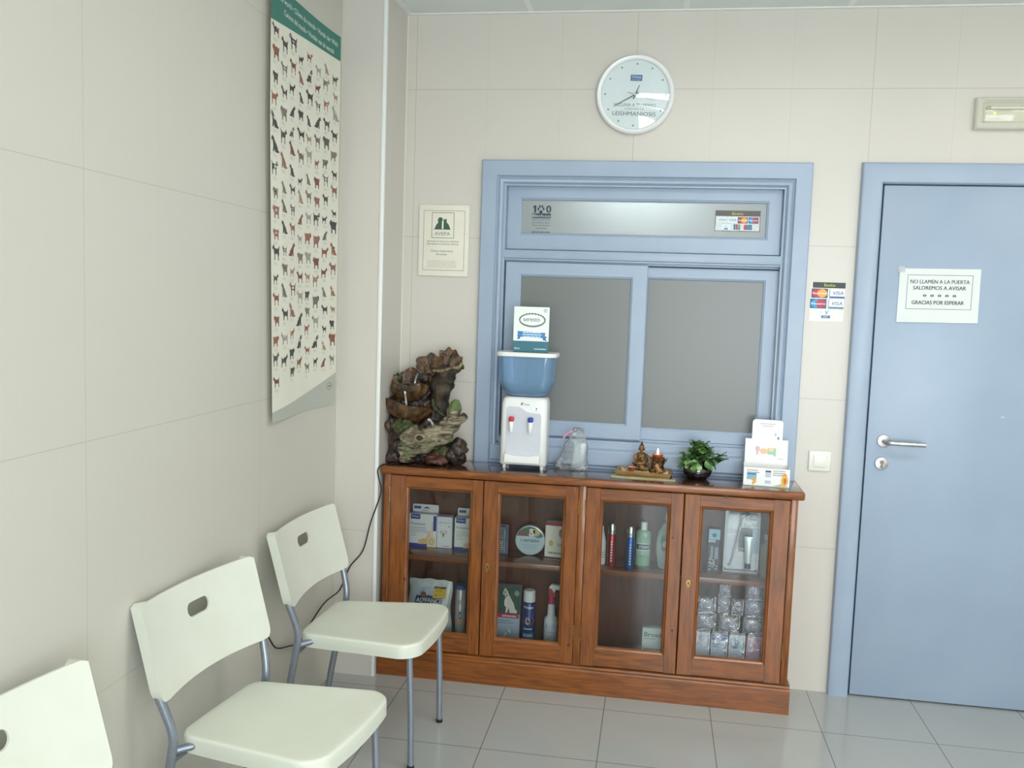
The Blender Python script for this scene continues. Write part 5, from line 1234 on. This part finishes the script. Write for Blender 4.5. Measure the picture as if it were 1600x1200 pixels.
bm = B(); lathe(bm, [(.0115, .024), (.0115, .045), (.009, .047)], .026, -.016, 20); part('tube_cap', bm, mat('dark_cap', '#3a3e44', .3, coat=.3), tbb, local=True)
p = Pr(lambda u, v, h: Vector((-.068+u, -.0008-h+v*.02, v))); p.rect(.055, .085, .110, .180, '#6f7478'); p.n = 3; p.rect(.108, .08, .134, .18, '#b6cfe0'); p.lines(.094, .125, .222, 2, .009, .004, '#6c7078', .2); p.rect(.002, .004, .134, .018, '#9aa0a8'); p.ell(.126, .011, .004, .004, '#3b3e44'); p.out('printed_label', kt, local=True)
bm = B(); rr = []
for z, w, d in ((.018, .124, .001), (.022, .120, .030), (.18, .118, .032), (.235, .112, .026), (.248, .108, .002)): rr.append([Vector((sx*w/2, -.002-y+z*.02, z)) for sx, y in ((-1, 0), (-1, d), (1, d), (1, 0))])
ring_skin(bm, rr)
bmesh.ops.subdivide_edges(bm, edges=bm.edges[:], cuts=4, use_grid_fill=True); crumple(bm, .003, 30)
part('clear_shell', bm, clear('blister_shell', '#fbfcfd', .0, .10, bump=.5, bs=25), kt, local=True)
bottle('oil_bottle', 'olive tinted clear bottle at the right edge of the fourth door, upper level', 'bottle', 1.033, -.105, SZ, [(.020, 0), (.022, .003), (.022, .115), (.012, .132), (.010, .145)], [(.012, .145), (.012, .165), (.010, .167)], noisy('olive_glass', '#7a7f5a', '#8d9268', 10, .2, coat=.5), mat('olive_cap', '#8d8f7a', .4))
carton('white_carton', 'white carton edge just showing at the left of the fourth door, upper level', 'box', .758, -.12, SZ, .045, .04, .150, 0, '#d9d4ce', '#d9d4ce')
# --- fourth door, lower: stacked clear packs of collars and leads
M['packfilm'] = clear('pack_film', '#f4f4fa', .20, .07, milky=.06, milk='#c9cce0', bump=1, bs=45)
M['packdark'] = noisy('grey_strap', '#6f6a7e', '#8a8496', 30, .4)
def pack(x, z, w, h, label, y=-.150, d=.026, content='#a39db0', card=None):
    t = thing('clear_pack', label, 'packet', (x, y, z), 0, 'clear film packs behind the lower fourth door')
    bm = B(); n = 10
    def pf_(u, v, s):
        e = (math.sin(PI*u)*math.sin(PI*min(1, v*1.02)))**.45 if 0 < u < 1 and 0 < v < .98 else 0
        return Vector((-w/2+w*u, s*d/2*e+.0035*noise.noise(Vector((u*5+x*40, v*5+z*40, s*3)))*(e > 0), h*v))
    for s in (-1, 1):
        g = [[bm.verts.new(pf_(i/n, j/n, s)) for i in range(n+1)] for j in range(n+1)]
        for j in range(n):
            for i in range(n): bm.faces.new((g[j][i], g[j][i+1], g[j+1][i+1], g[j+1][i]))
    part('film', bm, M['packfilm'], t, local=True)
    if not (card and z < .2):
        bm = B(); c = Vector((0, 0, h*.48))
        for q in range(3): tube(bm, [c+Vector((w*(.34-.07*q)*math.cos(2*PI*k/20), .004*(q-1), h*(.36-.08*q)*math.sin(2*PI*k/20))) for k in range(21)], .0028, 6)
        part('coiled_strap', bm, pm(content), t, local=True)
    if card:
        bm = B(); cy0 = -.004 if z < .2 else d*.30; box(bm, -w*.47, w*.47, cy0, cy0+.001, h*.06, h*.94); part('insert_card', bm, pm(card), t, False, local=True)
    return t
rows = [
    (.1292, .138, [(.800, .064, '#e9eef2', 'white card clear pack standing bottom left'), (.868, .066, '#dfe8f2', 'blue and white card clear pack second along the bottom row'), (.936, .064, '#eef2f2', 'white card clear pack with a blue triangle in the bottom row'), (1.002, .060, '#e5a0b8', 'pink card clear pack at the right of the bottom row')]),
    (.2685, .068, [(.810, .082, None, 'grey strap pack at the left of the second row up'), (.903, .080, None, 'grey strap pack in the middle of the second row up'), (.994, .080, None, 'grey strap pack at the right of the second row up')]),
    (.337, .068, [(.808, .078, None, 'grey strap pack at the left of the third row up'), (.878, .046, '#a9a0b4', 'narrow mauve card pack of the third row up, left of centre'), (.931, .046, None, 'narrow strap pack of the third row up, right of centre'), (.996, .076, '#9a93a6', 'wide mauve card pack at the right of the third row up')]),
    (.4055, .064, [(.878, .050, '#b3a6b2', 'pale card pack on top of the stack, left of centre'), (.990, .066, '#a89caa', 'pale card pack on top of the stack, at the right')])]
for z, h, its in rows:
    for x, w, card, lb in its:
        t = pack(x, z, w, h, lb+' behind the fourth door', card=card)
        if z < .2:
            p = Pr(lambda u, v, hh: Vector((-w/2+u, -.0040-hh, v)))
            if 'triangle' in lb: p.poly([(w*.25, h*.55), (w*.45, h*.92), (w*.5, h*.55)], '#3f7fae'); p.poly([(w*.5, h*.55), (w*.5, h*.85), (w*.85, h*.55)], '#8fc4c9')
            elif 'blue' in lb: p.rect(w*.05, h*.75, w*.95, h*.93, '#5a72b4'); p.lines(w*.1, w*.9, h*.62, 2, h*.08, h*.03, '#9fb4c6', .2)
            elif 'pink' in lb: p.rect(w*.1, h*.5, w*.4, h*.9, '#f2dfe6')
            else: p.rect(w*.1, h*.7, w*.6, h*.9, '#c9d0da')
            p.out('printed_label', t, local=True)
